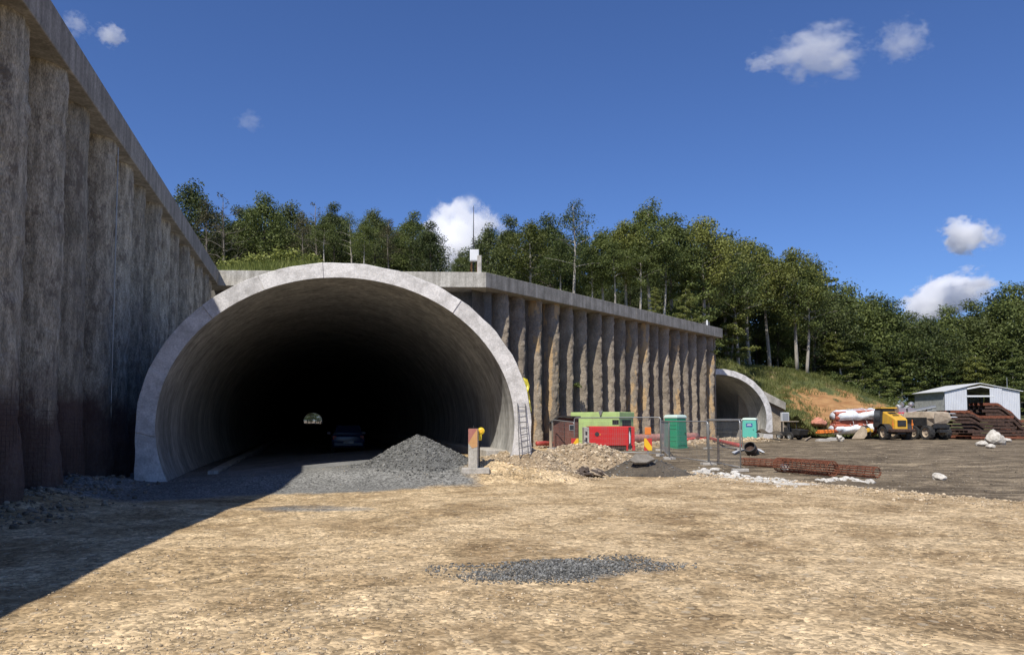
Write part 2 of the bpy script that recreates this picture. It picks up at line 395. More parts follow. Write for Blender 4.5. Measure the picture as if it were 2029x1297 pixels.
def hillmat():
    m, nt, b, N, L = nodes('hill soil and turf')
    P = posn(N, L)
    f = noise(N, L, P, .5, 6, .65)
    g = ramp(nt, [(.35, (.055, .07, .02)), (.5, (.12, .13, .04)), (.66, (.25, .18, .085))]); L(f, g.inputs[0])
    s = ramp(nt, [(.3, (.27, .125, .045)), (.7, (.50, .29, .12))]); L(noise(N, L, posn(N, L, (.5, 1, 2)), 1.0, 6, .65), s.inputs[0])
    v = mth(N, L, 'ADD', N('ShaderNodeAttribute', attribute_name='soil').outputs['Fac'], mth(N, L, 'MULTIPLY', mth(N, L, 'SUBTRACT', f, .5), 1.6))
    q = N('ShaderNodeMapRange'); q.inputs[1].default_value = .42; q.inputs[2].default_value = .58; L(v, q.inputs[0])
    L(mixc(N, L, q.outputs[0], g.outputs[0], s.outputs[0]), b.inputs['Base Color']); b.inputs['Roughness'].default_value = .95
    bn = N('ShaderNodeBump'); bn.inputs['Strength'].default_value = .9; bn.inputs['Distance'].default_value = .2
    L(noise(N, L, P, 2.2, 7, .7), bn.inputs['Height']); L(bn.outputs[0], b.inputs['Normal'])
    return m
m_hill = hillmat()

# ------------------------------------------------------------------ ground
def latof(x, y): return x*RT[0]+y*RT[1]
def alof(x, y): return x*D[0]+y*D[1]
E0 = np.array([6.0, 26.0]); E1 = np.array([11.4, 16.4])            # edge of the tan fill
def edge_d(x, y):
    t = (E1-E0)/np.linalg.norm(E1-E0); n = np.array([-t[1], t[0]])  # towards the yard
    if n[0] < 0: n = -n
    return (x-E0[0])*n[0]+(y-E0[1])*n[1]
def yard_v(x, y):
    d1 = edge_d(x, y)
    d2 = (y-27.5)                       # beyond the heaps everything is yard
    d2 = np.where(latof(x, y) < 6.6, -3, d2)
    wn = (x-WO[0])*WN[0]+(y-WO[1])*WN[1]; wu = (x-WO[0])*WU[0]+(y-WO[1])*WU[1]
    near = 4.6-wn+1.2*np.sin(wu*.7)
    near = np.where((wu > 2) & (wu < 38), near, -9)
    return np.minimum(np.maximum(d1, d2), np.where(near > -1.5, -near, 9))
def gz(x, y):
    x = np.asarray(x, float); y = np.asarray(y, float)
    l = latof(x, y); a = alof(x, y)
    z = .035*fbm(x*.6, y*.6, 0, 4, 3)+.02*fbm(x*2.2, y*2.2, 0, 3, 9)
    yd = yard_v(x, y)
    z = z-.16*sst(-.4, .9, yd)+sst(.5, 4, yd)*(.07*fbm(x*.45, y*.9, 0, 4, 41)+.035*fbm(x*1.8, y*1.8, 0, 3, 45))
    z = z+.30*np.exp(-((l+5.5)/.9)**2)*sst(14, 19, a)*(1+.8*fbm(x*1.5, y*1.5, 0, 3, 5))*(a < 22.5)
    z = z*np.where((l > -3.9) & (l < 4.6) & (a > 22.5), .35, 1)
    z = z+np.clip(.10+.06*(l+3.7), 0, .62)*(1-sst(6.3, 8.3, l))*sst(19.6, 21.7, a)*(1-sst(31, 42, a))*(l > -5.5)
    z = z-.05*sst(90, 140, y)
    return z
def geo(a, b, n): return list(np.sign(a)*np.geomspace(abs(a), abs(b), n))
xs = np.array(sorted(set([-1800, -900, -400, -180, -90, -60, -40, -28]+list(np.arange(-20, 22, .22))+list(np.arange(22, 60, .8))+[64, 70, 80, 95, 130, 200, 400, 900, 1800])))
ys = np.array(sorted(set([-600, -200, -80, -40, -20, -10, -5, -2, 0, 1.5, 2.5]+list(np.arange(3.5, 34, .18))+list(np.arange(34, 62, .5))+list(np.arange(62, 110, 1.5))+[115, 125, 140, 170, 210, 260, 320, 380, 430, 450, 470, 490, 520, 600, 800, 1200, 2400])))
X, Y = np.meshgrid(xs, ys, indexing='ij'); Z = gz(X, Y)
V = np.stack([X, Y, Z], -1).reshape(-1, 3)
nx, ny = len(xs), len(ys)
I = np.arange(nx*ny).reshape(nx, ny)
Q = np.stack([I[:-1, :-1], I[1:, :-1], I[1:, 1:], I[:-1, 1:]], -1).reshape(-1, 4)
yv = .5+yard_v(X, Y)/3.0
lt, al = latof(X, Y), alof(X, Y)
greyv = .5+np.minimum.reduce([(lt+7.0)/1.5, (4.3-lt)/1.2, (al-18.9-.16*lt+.3*np.sin(lt*1.3))/1.4, (460-al)/20])
gs = .5+np.minimum.reduce([(lt+7.5)/2, (-2.6-lt-.22*(al-17))/2.2, (al+3)/4])     # grey fines along the foot of the left wall
def blob(px, py, rx, ry, rot=0.0):
    c = gp(px, py); dx, dy = X-c[0], Y-c[1]
    return np.sqrt((dx/rx)**2+(dy/ry)**2)
pv = np.zeros_like(X)
for (px, py, rx, ry) in [(1420, 936, 1.0, .5), (1470, 944, 1.0, .55), (1530, 952, .9, .6), (1575, 958, .7, .4), (1672, 954, .9, .22)]:
    pv = np.maximum(pv, 1.05-.62*blob(px, py, rx, ry))
gsm = np.maximum(.95-.55*blob(610, 1008, 1.1, .55), 0)
greyv = np.maximum(greyv, np.minimum(gsm, .55))
pb = 1-np.sqrt(((X-.52)/1.6)**2+((Y-8.95-.2*(X-.62))/.66)**2); greyv = np.maximum(greyv, .12+.55*np.clip(pb*2.2, -1, 1)+.25*fbm(X*1.5, Y*1.5, 0, 3, 31))
g = fast_mesh('ground', V, Q, m_ground, attrs={'yard': np.clip(yv, -1, 2), 'grey': np.clip(greyv, -1, 2), 'pale': np.clip(pv, -1, 2)}, smooth=True)
tag(g, 'tan gravel and dark earth ground of the tunnel building site', 'ground', kind='structure')

# ------------------------------------------------------------------ loose stones
def rocks_mesh(P, Rr, lvl=0, sq=(.5, .8), jit=.28):
    v, f = (ICO0, ICO1)[lvl]; n = len(P); k = len(v)
    J = v[None]*(1+jit*RNG.uniform(-1, 1, (n, k, 1)))
    sc = np.stack([Rr*RNG.uniform(.8, 1.3, n), Rr*RNG.uniform(.65, 1.0, n), Rr*RNG.uniform(sq[0], sq[1], n)], -1)
    J = J*sc[:, None, :]
    a = RNG.uniform(0, 2*pi, n); c, s = np.cos(a)[:, None], np.sin(a)[:, None]
    b = RNG.uniform(-.6, .6, n); cb, sb = np.cos(b)[:, None], np.sin(b)[:, None]
    x, y, z = J[..., 0], J[..., 1], J[..., 2]
    y, z = y*cb-z*sb, y*sb+z*cb
    J = np.stack([x*c-y*s, x*s+y*c, z], -1)+P[:, None, :]
    Fc = (f[None]+(np.arange(n)*k)[:, None, None]).reshape(-1, 3)
    return J.reshape(-1, 3), Fc
def scatter(name, n, sampler, r, mat, lvl=0, sink=.25, parent=None):
    P = sampler(n); n = len(P)
    Rr = r[0]*(r[1]/r[0])**(RNG.uniform(0, 1, n)**2.2)
    P = np.array(P); P[:, 2] += Rr*(.5-sink)
    v, f = rocks_mesh(P, Rr, lvl)
    return fast_mesh(name, v, f, mat, parent)
def samp_img(n):          # evenly over the picture of the tan fill, so more per metre close by
    u = RNG.uniform(0, 1, n); y = 5.2/(1-u*(1-5.2/27))
    x = RNG.uniform(-.72, .72, n)*y
    k = (edge_d(x, y) < .2) & (latof(x, y) > -5.4)
    c = fbm(x*.5, y*.5, 0, 3, 21)
    k &= (c+RNG.uniform(-.7, .5, n)) > -.1
    x, y = x[k], y[k]
    return np.stack([x, y, gz(x, y)], -1)
o = scatter('stones', 30000, samp_img, (.004, .019), m_stonetan); tag(o, 'small tan stones strewn over the foreground gravel', 'loose stones', kind='stuff')
def samp_edge(n):
    t = RNG.uniform(-.15, 1.25, n); d = -np.abs(RNG.normal(0, 1.5, n))+.35
    e = E0+(E1-E0)*t[:, None]; nn = np.array([.8716, .490])
    p = e+nn*d[:, None]
    return np.stack([p[:, 0], p[:, 1], gz(p[:, 0], p[:, 1])], -1)
o = scatter('edge_stones', 2000, samp_edge, (.012, .06), m_stonetan); tag(o, 'coarse pale stones along the edge of the tan fill beside the dark yard', 'loose stones', kind='stuff')
def samp_scree(n):
    l = -5.75+np.abs(RNG.normal(0, .75, n)); a = RNG.uniform(14, 22.3, n)
    x = l*RT[0]+a*D[0]; y = l*RT[1]+a*D[1]
    return np.stack([x, y, gz(x, y)], -1)
o = scatter('wall_foot_stones', 900, samp_scree, (.015, .08), m_yardstone); tag(o, 'dim grey stones lying along the foot of the left retaining wall', 'loose stones', kind='stuff')
def samp_yard(n):
    px = RNG.uniform(1300, 2060, n); py = 832+np.exp(RNG.uniform(np.log(30), np.log(150), n))
    P = np.array([gp(a, b, -.15) for a, b in zip(px, py)])
    k = (yard_v(P[:, 0], P[:, 1]) > .4); P = P[k]; P[:, 2] = gz(P[:, 0], P[:, 1]); return P
o = scatter('yard_stones', 4500, samp_yard, (.010, .05), m_yardstone); tag(o, 'scattered stones and crumbs over the dark yard on the right', 'loose stones', kind='stuff')
def samp_band(n):        # rubble belt at the foot of the right wall
    u = RNG.uniform(4, 39, n); k = np.abs(RNG.normal(0, 2.0, n))+.3
    p = WO+WU*u[:, None]+WN*k[:, None]
    return np.stack([p[:, 0], p[:, 1], gz(p[:, 0], p[:, 1])], -1)
o = scatter('wall_rubble', 1800, samp_band, (.04, .22), m_stonetan); tag(o, 'pale broken rubble along the foot of the right retaining wall', 'rubble', kind='stuff')

def heap(name, label, cat, c, rx, ry, h, mat, stonemat, nst, rs, rz=0, sharp=1.0, seed=0, ridge=.12):
    """a dumped heap: a rough mound with its stones on it, one mesh"""
    a = np.linspace(0, 2*pi, 64, endpoint=False); t = np.linspace(0, 1, 26)
    T, A = np.meshgrid(t, a, indexing='ij')
    def hz(T, A):
        wob = 1+.22*fbm(np.cos(A)*1.4+seed, np.sin(A)*1.4, 0, 3, seed)
        lx, ly = T*rx*np.cos(A)*wob, T*ry*np.sin(A)*wob
        x = c[0]+lx*math.cos(rz)-ly*math.sin(rz); y = c[1]+lx*math.sin(rz)+ly*math.cos(rz)
        p = (1-T**sharp) if sharp < 1.6 else (np.cos(T*pi)*.5+.5)
        z = h*p*(1+ridge*2*fbm(x*1.1, y*1.1, 0, 3, seed+4))+.06*h*fbm(x*4, y*4, 0, 3, seed+8)*(1-T)
        return x, y, gz(x, y)-.06*T+z
    x, y, z = hz(T, A)
    mb = MB(); mb.grid(np.stack([x, y, z], -1), 0, closed=True)
    tt = np.sqrt(RNG.uniform(0, 1.12, nst)); aa = RNG.uniform(0, 2*pi, nst)
    sx_, sy_, sz_ = hz(np.minimum(tt, 1), aa)
    P = np.stack([sx_, sy_, sz_], -1)
    out = tt > 1; P[out, 0] += (P[out, 0]-c[0])*(tt[out]-1)*3; P[out, 1] += (P[out, 1]-c[1])*(tt[out]-1)*3; P[out, 2] = gz(P[out, 0], P[out, 1])
    Rr = rs[0]*(rs[1]/rs[0])**(RNG.uniform(0, 1, nst)**2)
    v, f = rocks_mesh(P+np.array([0, 0, 1])*(Rr*.2)[:, None], Rr)
    n0 = mb.n; mb.v.append(v); fl = (f+n0).tolist(); mb.f += [tuple(q) for q in fl]; mb.m += [1]*len(fl); mb.t += [.5]*len(fl); mb.n += len(v)
    o = mb.build(name, [mat, stonemat], org=(c[0], c[1], 0), smooth=False)
    return tag(o, label, cat)
m_heapgrey = M('grey gravel heap', (.088, .088, .081), (.19, .19, .177), 6, bump=.9, bscale=40, bdist=.03)
m_heaptan = M('tan rubble heap', (.27, .195, .115), (.48, .37, .235), 2.5, bump=.9, bscale=18, bdist=.06)
heap('gravel_heap', 'conical heap of grey crushed stone at the tunnel mouth', 'gravel heap', (-2.80, 22.4, 0), 1.66, 1.5, .80, m_heapgrey, m_stonegrey, 5600, (.012, .045), sharp=1.12, seed=2, ridge=.04)
heap('stone_heap', 'wide heap of tan rubble and stones before the red generator', 'rubble heap', (2.60, 26.2, 0), 3.3, 2.1, .95, m_heaptan, m_stonetan, 5200, (.018, .085), rz=.12, sharp=2, seed=5, ridge=.08)
heap('rubble_heap', 'low spread of tan stones at the right foot of the tunnel ring', 'rubble heap', (.50, 22.9, 0), 2.0, 1.7, .26, m_heaptan, m_stonetan, 2200, (.015, .07), rz=.15, sharp=2, seed=9)
heap('soil_heap', 'dark brown heap of dumped earth with a broken slab on it', 'soil heap', (4.30, 24.4, 0), 1.75, 1.1, .60, m_rootdirt, m_stonegrey, 260, (.02, .06), rz=-.1, sharp=2, seed=13)
# thin spread of crushed stone in the foreground
def samp_patch(n):
    x = RNG.uniform(-1.0, 2.6, n); y = RNG.uniform(7.5, 10.6, n)
    cx = x-.62; cy = y-8.95
    v = 1-np.sqrt(((cx+.12)/1.5)**2+(((cy-.22*cx-.10*np.sin(cx*2.2)))/(.62))**2)
    v = v+.55*fbm(x*1.6, y*1.6, 0, 4, 31)
    k = v+RNG.uniform(-.75, .15, n) > 0
    x, y = x[k], y[k]
    return np.stack([x, y, gz(x, y)+.02*np.clip(v[k], 0, 1)], -1)
o = scatter('gravel_patch', 52000, samp_patch, (.005, .022), m_stonegrey, sink=.1); tag(o, 'thin spread of dark grey crushed stone on the tan foreground', 'gravel patch', kind='stuff')

# ------------------------------------------------------------------ retaining walls
def pile_mesh(fn, half, depth, z0, ztop, seed, ph=.05, wb=.16, ex=.85):
    """one bored pile face: half ellipse in plan, rough sprayed concrete; fn(s, n, z) -> world"""
    nz = 130; na = 26
    zz = np.linspace(z0, ztop, nz); th = np.linspace(0, pi, na)
    Zg, Tg = np.meshgrid(zz, th, indexing='ij')
    wob = fbm(Zg*.22+seed*7.3, seed*1.7, 0, 3, seed)*wb
    hw = half*(1+.13*fbm(Zg*.35+seed*3.1, Tg*.4, 0, 3, seed+2)+.10*math.sin(seed*2.9))
    rr = 1+ph*1.6*fbm(Tg*1.2, Zg*.9, seed*.7, 3, seed+5)+ph*1.5*fbm(Tg*3.0, Zg*4.5, seed*.7, 3, seed+15)
    s = -np.cos(Tg)*hw+wob*np.sin(Tg)
    n = np.sin(Tg)**ex*depth*rr*(1+.12*sst(2.2, .2, Zg))
    P = fn(s, n, Zg)
    mb = MB(); mb.grid(P); return mb
LW_IN = -6.75
def left_top(a):  # unseen near end is stepped down to shape the shadow on the ground
    return float(np.interp(a, [-9, 4.2, 8.9, 14.0, 15.2], [3.2, 5.5, 6.7, 9.2, 10.6]))
lw = thing('retaining_wall', 'tall shaded retaining wall of rough piles with concrete capping beam, left of the tunnel', 'retaining wall', TP(-6, 22, 0))
SPL = 2.28
for k in range(-11, 14):
    a = 16.85+SPL*k
    if a > 46.6: continue
    def fn(s, n, z, a=a): return RT*(LW_IN+n)[..., None]+D*(a+s)[..., None]+np.stack([0*z, 0*z, z], -1)
    mb = pile_mesh(fn, .74, 1.14+.08*math.sin(k*2.3), -.25, left_top(a-.9)-.85, k+40, .035, .05, .62)
    mb.t = [.5+.32*math.sin(k*1.93+.6)]*len(mb.t)
    p = mb.build('pile', m_lwall, lw, smooth=True, w=True)
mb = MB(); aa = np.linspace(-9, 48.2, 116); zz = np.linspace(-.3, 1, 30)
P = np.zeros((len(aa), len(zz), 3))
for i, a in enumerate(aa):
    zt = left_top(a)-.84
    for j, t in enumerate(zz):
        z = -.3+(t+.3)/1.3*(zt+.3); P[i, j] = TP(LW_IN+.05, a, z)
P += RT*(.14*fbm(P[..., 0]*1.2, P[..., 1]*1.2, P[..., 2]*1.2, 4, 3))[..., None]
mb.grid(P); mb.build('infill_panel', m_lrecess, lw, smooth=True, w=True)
def beam_seg(fn, s0, s1, n0, n1, z0f, z1f, tone):
    mb = MB(); c = []
    for s in (s0, s1):
        c += [fn(s, n0, z0f(s)), fn(s, n1, z0f(s)), fn(s, n1, z1f(s)), fn(s, n0, z1f(s))]
    mb.add(c, [(0, 1, 2, 3), (7, 6, 5, 4), (0, 4, 5, 1), (1, 5, 6, 2), (2, 6, 7, 3), (3, 7, 4, 0)], 0, tone); return mb
cuts = [-9, 4.2, 8.9, 14.0, 15.2, 24.85, 37, 48.3]
for i in range(len(cuts)-1):
    s0, s1 = cuts[i], cuts[i+1]
    mb = beam_seg(lambda s, n, z: TP(n, s, z), s0+(.012 if i >= 4 else 0), s1-(.012 if i >= 3 else 0), -7.2, -5.43, lambda s: left_top(s)-.86, lambda s: left_top(s), .42+.2*(i % 2))
    mb.build('capping_beam', m_cap, lw, w=True, bevel=.025)
# exposed reinforcement mesh at the foot of the nearest piles
for k in (0, 1, 2):
    a = 16.85+SPL*k; mb = MB()
    for j in range(20):
        th = pi*(.22+.68*j/19); mb.tube([TP(LW_IN+math.sin(th)**.62*1.20, a-math.cos(th)*1.0, z) for z in np.linspace(.1, 2.0-.25*k+.5*math.sin(j*1.7+k), 9)], .004, 4)
    for i_z in range(21-2*k):
        z = .15+i_z*.10; mb.tube([TP(LW_IN+math.sin(t)**.62*1.20, a-math.cos(t)*1.0, z) for t in np.linspace(pi*(.2+.10*(i_z > 14)), pi*(.9-.25*(i_z > 15)), 10)], .0036, 4)
    mb.build('reinforcement_mesh', m_rustdk, lw, w=True)
mb = MB(); mb.tube([TP(-5.56, 23.95, z) for z in np.linspace(1.6, 9.7, 20)], .016, 6); mb.build('drain_cable', m_galv, lw, w=True)
for i_, (a_, l_) in enumerate(((19.6, .8), (25.9, 1.1), (30, .9))):
    pass

rw = thing('retaining_wall', 'sunlit retaining wall of brown round piles under a concrete beam, right of the tunnel', 'retaining wall', WP(0, 0, 0))
SPR = 1.868; RN = -1.28
for k in range(19):
    u = 2.33-SPR+.1+SPR*k
    if u < 1: continue
    def fn(s, n, z, u=u): return WO+WU*(u+s)[..., None]+WN*(RN+n)[..., None]+np.stack([0*z, 0*z, z], -1)
    mb = pile_mesh(fn, .44, .90+.07*math.sin(k*1.9), -.3, 9.75, k+3, .085, .13)
    mb.t = [.5+.3*math.sin(k*2.4+1)]*len(mb.t)
    p = mb.build('pile', m_rwall_tan if k in (3, 4, 10, 11, 14, 18) else m_rwall, rw, smooth=True, w=True)
    if k in (3, 10, 11): p['label'] = 'pile with patches of bare yellow sand'
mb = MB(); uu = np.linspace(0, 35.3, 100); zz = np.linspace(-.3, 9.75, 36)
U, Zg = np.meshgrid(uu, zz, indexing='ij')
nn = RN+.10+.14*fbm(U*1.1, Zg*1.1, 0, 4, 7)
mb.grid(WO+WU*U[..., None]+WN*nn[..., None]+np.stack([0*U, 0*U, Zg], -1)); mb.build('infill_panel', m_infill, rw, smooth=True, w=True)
mb = MB(); mb.obox(WP(35.35, -2.2, 4.7), WU*.1, WN*1.5, (0, 0, 5.0)); mb.build('end_panel', m_rwall, rw, w=True)
for i, (u0, u1) in enumerate(((0, 9.2), (9.22, 18.4), (18.42, 27), (27.02, 35.6))):
    mb = beam_seg(WP, u0, u1, -2.3, 0.0, lambda s: 9.7, lambda s: 10.6, (.5, .42, .55, .47)[i]); mb.build('capping_beam', m_cap, rw, w=True, bevel=.025)

hw = thing('headwall', 'concrete headwall with capping beam above and behind the tunnel ring', 'headwall', (-10, 45, 0))
HA = np.array([-18.2, 44.35, 0]); HB = np.array([-1.56, 44.98, 0]); HD = (HB-HA)/np.linalg.norm(HB-HA); HN = np.array([HD[1], -HD[0], 0]); HL = np.linalg.norm(HB-HA)
def HP(s, n, z): return HA+HD*s+HN*n+np.array([0, 0, z])
for i, (s0, s1) in enumerate(((.0, 8.2), (8.22, HL))):
    mb = beam_seg(HP, s0, s1, -2.6, 0.0, lambda s: 9.68, lambda s: 10.6, (.62, .55)[i]); mb.build('capping_beam', m_caplt, hw, w=True, bevel=.025)
TC, TZ, TA, TB_, TO, TOB = .839, 1.616, 4.924, 4.19, 5.423, 4.615
def outer_z(l):
    q = 1-((l-TC)/TO)**2
    return TZ+TOB*math.sqrt(q) if q > 0 else -.3
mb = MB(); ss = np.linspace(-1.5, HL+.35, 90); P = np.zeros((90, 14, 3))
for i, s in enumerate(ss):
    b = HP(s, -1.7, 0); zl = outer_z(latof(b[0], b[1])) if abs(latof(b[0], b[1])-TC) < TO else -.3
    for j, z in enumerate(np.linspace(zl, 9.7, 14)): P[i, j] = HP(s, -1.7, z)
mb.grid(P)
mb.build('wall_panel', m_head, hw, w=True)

# ------------------------------------------------------------------ tunnels
def tunnel(name, label, front, L, pos, tc, tz, ta, tb, to, tob, z0, skew, ringdepth, seg, kerbs):
    """pos(lat, a, z) -> world; an elliptical bore with ring, lining, shell and kerbs"""
    base = pos(tc, front, 0); T = thing(name, label, 'tunnel', base)
    def prof(aa, bb, vertical):
        pts = []
        ph0 = math.asin(min(1, (tz-z0)/bb))
        for t in np.linspace(-ph0, pi+ph0, 73):
            l = tc+aa*math.cos(t); z = tz+bb*math.sin(t)
            if vertical and math.sin(t) < 0: l = tc+math.copysign(aa, math.cos(t))
            pts.append((l, z))
        return pts
    pin = prof(ta, tb, False); pout = prof(to, tob, True)
    # make both profiles share parameter so the face is a clean band
    n = len(pin); fa = lambda l: front+skew*l
    cutsi = [0]+[int(round(c*(n-1))) for c in seg]+[n-1]
    mb = MB(); tones = [.35, .55, .45, .75, .85, .8, .5, .38, .6, .5]
    for ci in range(len(cutsi)-1):
        i0, i1 = cutsi[ci], cutsi[ci+1]; off = .018*((ci*37 % 5)-2)/2
        vs = []
        for i in range(i0, i1+1):
            (li, zi), (lo, zo) = pin[i], pout[i]
            jj = .012*math.sin(i*1.7)
            vs += [pos(li, fa(li)+ringdepth, zi), pos(li, fa(li)+off, zi), pos(lo+jj, fa(lo)+off, zo+jj), pos(lo+jj, fa(lo)+ringdepth, zo+jj)]
        m_ = i1-i0; fs = []
        for i in range(m_):
            for k in range(3): fs.append((i*4+k, i*4+k+1, (i+1)*4+k+1, (i+1)*4+k))
        fs += [(0, 3, 2, 1), (m_*4, m_*4+1, m_*4+2, m_*4+3)]
        rv = [f_ for q_, f_ in enumerate(fs) if q_ % 3 == 0 and q_ < m_*3]; fs = [f_ for q_, f_ in enumerate(fs) if not (q_ % 3 == 0 and q_ < m_*3)]
        mb.add(vs, fs, 0, tones[ci % len(tones)]); mb.add(vs, rv, 1, .45)
    mb.build('portal_ring', [m_ring, m_lining], T, w=True, bevel=.014)
    mb = MB(); step = 10.0; a0 = front+ringdepth-.02; k = 0
    pin2 = [(tc+(l-tc)*1.004, tz+(z-tz)*1.004) for l, z in pin]
    A = []
    while a0 < front+L:
        a1 = min(a0+(2 if k < 3 else step), front+L); g_ = .0 if k % 2 else .004
        P = np.array([[pos(l, (fa(l)+ringdepth-.02) if k == 0 and q == 0 else aq, z) for l, z in pin2] for q, aq in enumerate((a0, a1))])
        mb.grid(P, 0, tone=.5+.16*math.sin(k*2.7)); a0 = a1; k += 1
    mb.build('lining', m_lining if L > 100 else m_lining2, T, w=True, smooth=True)
    mb = MB(); P = np.array([[pos(l+.02*np.sign(l-tc), aq if q else fa(l)+ringdepth, z+.02) for l, z in pout] for q, aq in enumerate((0, front+min(L, 32)))])
    mb.grid(P); mb.build('outer_shell', m_conc, T, w=True, smooth=True)
    for (l0, l1, kz0, kz1, a0) in kerbs:
        mb = MB(); vs = []
        for a in (a0, front+L):
            vs += [pos(l0, a, kz0), pos(l1, a, kz0), pos(l1, a, kz1), pos(l0, a, kz1)]
        mb.add(vs, [(0, 1, 2, 3), (7, 6, 5, 4), (0, 4, 5, 1), (1, 5, 6, 2), (2, 6, 7, 3), (3, 7, 4, 0)])
        mb.build('kerb', m_conc if kz1 > .5 else m_lining, T, w=True, bevel=.03)
    return T
tunnel('road_tunnel', 'large road tunnel with pale concrete ring and dark bore, cars driving in', 21.97, 425, TP, TC, TZ, TA, TB_, TO, TOB, -.3, -.082, 2.2, (.13, .21, .33, .43, .53, .61, .70, .80, .9), [(5.08, 6.2, .2, .86, 22.2), (-2.95, -2.65, -.1, .26, 24.0)])
P2 = np.array([20.85, 76.0, 0]) 
# second bore: ring fitted to its right half
def T2(l, a, z): return P2+RT*l+D*a+np.array([0, 0, z])
tunnel('road_tunnel', 'farther tunnel mouth half hidden behind the end of the right retaining wall', 0, 60, T2, 0, 1.9, 5.32, 4.42, 5.98, 5.0, -.2, 0, 1.6, (.1, .2, .3, .4, .5, .6, .7, .8, .9), [(4.2, 5.3, -.2, .75, .3)])
mb = MB(); mb.grid(np.array([[T2(l, 59.5, z) for l in np.linspace(-5.4, 5.4, 6)] for z in np.linspace(-.3, 6.8, 5)])); o = mb.build('tunnel_face', m_dark); tag(o, 'dark end wall deep inside the farther tunnel', 'tunnel face')
# road surface inside the tunnel
aa = np.concatenate([np.arange(22.6, 40, .35), np.arange(40, 452, 8.0)]); ll = np.linspace(-2.62, 4.6, 30)
mb = MB(); P = np.zeros((len(aa), len(ll), 3))
for i, a in enumerate(aa):
    x = ll*RT[0]+a*D[0]; y = ll*RT[1]+a*D[1]
    zz = gz(x, y)+.02; edge = np.minimum((a-22.9-.3*np.sin(ll*1.7))/.8, 1); zz = zz-.06*np.clip(1-edge, 0, 1.4)-.05*sst(4.0, 4.6, ll)
    P[i] = np.stack([x, y, zz], -1)
mb.grid(P); m_road = M('grey gravel road', (.135, .137, .132), (.235, .235, .225), 1.2, (1, .5, 1), bump=.6, bscale=30, bdist=.02)
o = mb.build('road', m_road, smooth=True); tag(o, 'grey gravel roadway running into the tunnel', 'road', kind='structure')

# wing wall beside the second portal
wg = thing('wing_wall', 'sloping pale concrete beam on rough wall right of the farther tunnel', 'wing wall', at(1530, 850, 79))
a0, a1 = at(1462, 748, 80), at(1557, 797, 79.0); b0, b1 = at(1462, 766, 80), at(1557, 812, 79.0)
mb = MB(); bk = np.array([.3, 1.6, 0]); mb.add([b0, b1, a1, a0, b0+bk, b1+bk, a1+bk, a0+bk], [(0, 1, 2, 3), (7, 6, 5, 4), (0, 4, 5, 1), (1, 5, 6, 2), (2, 6, 7, 3), (3, 7, 4, 0)], 0, .7)
mb.build('capping_beam', m_cap, wg, w=True, bevel=.03)
c0, c1 = at(1462, 764, 80.7), at(1553, 809, 79.7); d0_, d1_ = c0.copy(), c1.copy(); d0_[2] = d1_[2] = -.3
mb = MB(); P = np.array([[d0_+(d1_-d0_)*s+((c0+(c1-c0)*s)-(d0_+(d1_-d0_)*s))*t for t in np.linspace(0, 1, 8)] for s in np.linspace(0, 1, 14)])
P += (np.array([0, -1, 0])*(.25*fbm(P[..., 0]*.9, P[..., 2]*.9, 0, 3, 3))[..., None]); mb.grid(P); mb.build('wall_panel', m_rwall, wg, smooth=True, w=True)

# ------------------------------------------------------------------ hill
def hill(x, y):
    v = -((x+1.55)*WN[0]+(y-45)*WN[1]); u = (x+1.55)*WU[0]+(y-45)*WU[1]
    back = np.clip(y-47, 0, None)
    zA = 10.0+np.where(x < -4, 1, .35)*np.minimum(back, 90)*.085+np.exp(-((x+19)/8.5)**2)*np.clip((y-50)/12, 0, 1)*2.6+.3*np.exp(-((x+15)/22)**2)*np.minimum(back, 60)*.14
    ztop = np.interp(x, [16, 24, 30, 36, 39.6, 43.5, 46, 50, 56, 75, 140], [10.2, 9.0, 8.7, 8.1, 7.3, 5.2, 4.0, 2.7, 1.8, 1.4, 1.4])
    yf = np.interp(x, [18, 27, 34, 42, 50, 60], [80.5, 81, 82.5, 84.5, 88, 92])
    zC = np.clip((y-yf)*.62, -1.0, None); zC = np.where(zC > ztop-1, ztop-1*np.exp(-np.clip(zC-(ztop-1), 0, 50)), zC)
    zC = zC+.05*np.clip(y-98, 0, 80)
    l2 = (x-P2[0])*RT[0]+(y-P2[1])*RT[1]
    shell = 1.9+5.0*np.sqrt(np.clip(1-(l2/5.98)**2, 0, 1))+.12
    beam = np.where(l2 > 3.8, (5.95-(l2-5)*.66)*(1-sst(9.2, 13, l2)), 0)
    a2 = (x-P2[0])*D[0]+(y-P2[1])*D[1]
    lift = np.maximum(np.where(np.abs(l2) < 5.9, shell, 0)*(1-sst(4.2, 5.6, l2)), beam)+.5*np.clip(a2-1.8, 0, 3.0)*(l2 < 6)
    zC = np.where(y > 76.5, np.maximum(zC, lift), zC)
    w = sst(14, 22, x)*1.0
    z = zA*(1-w)+zC*w
    z = z+.25*fbm(x*.35, y*.35, 0, 4, 17)*np.where(x > 20, sst(79, 84, y), np.where(x > -4, .3, .8))
    z = np.where((latof(x, y) < -6) & (y < 46.5), 10.2, z)
    return z
def hill_ok(x, y):
    v = -((x+1.55)*WN[0]+(y-45)*WN[1]); u = (x+1.55)*WU[0]+(y-45)*WU[1]
    l, a = latof(x, y), alof(x, y)
    A = (y > 46.2) & (l > -8) & (v > 1.9) & (u < 35)
    A |= (l <= -6.3) & (y > 46.2)
    B = (l < -6.6) & (a > 15.4) & (y <= 47.5)
    l2 = (x-P2[0])*RT[0]+(y-P2[1])*RT[1]; a2 = (x-P2[0])*D[0]+(y-P2[1])*D[1]
    C = (u >= 35) & (x > 14) & np.where(l2 < 4.3, a2 > 1.45, np.where(l2 < 9.5, y > 81.2, y > 80.0))
    return A | B | C
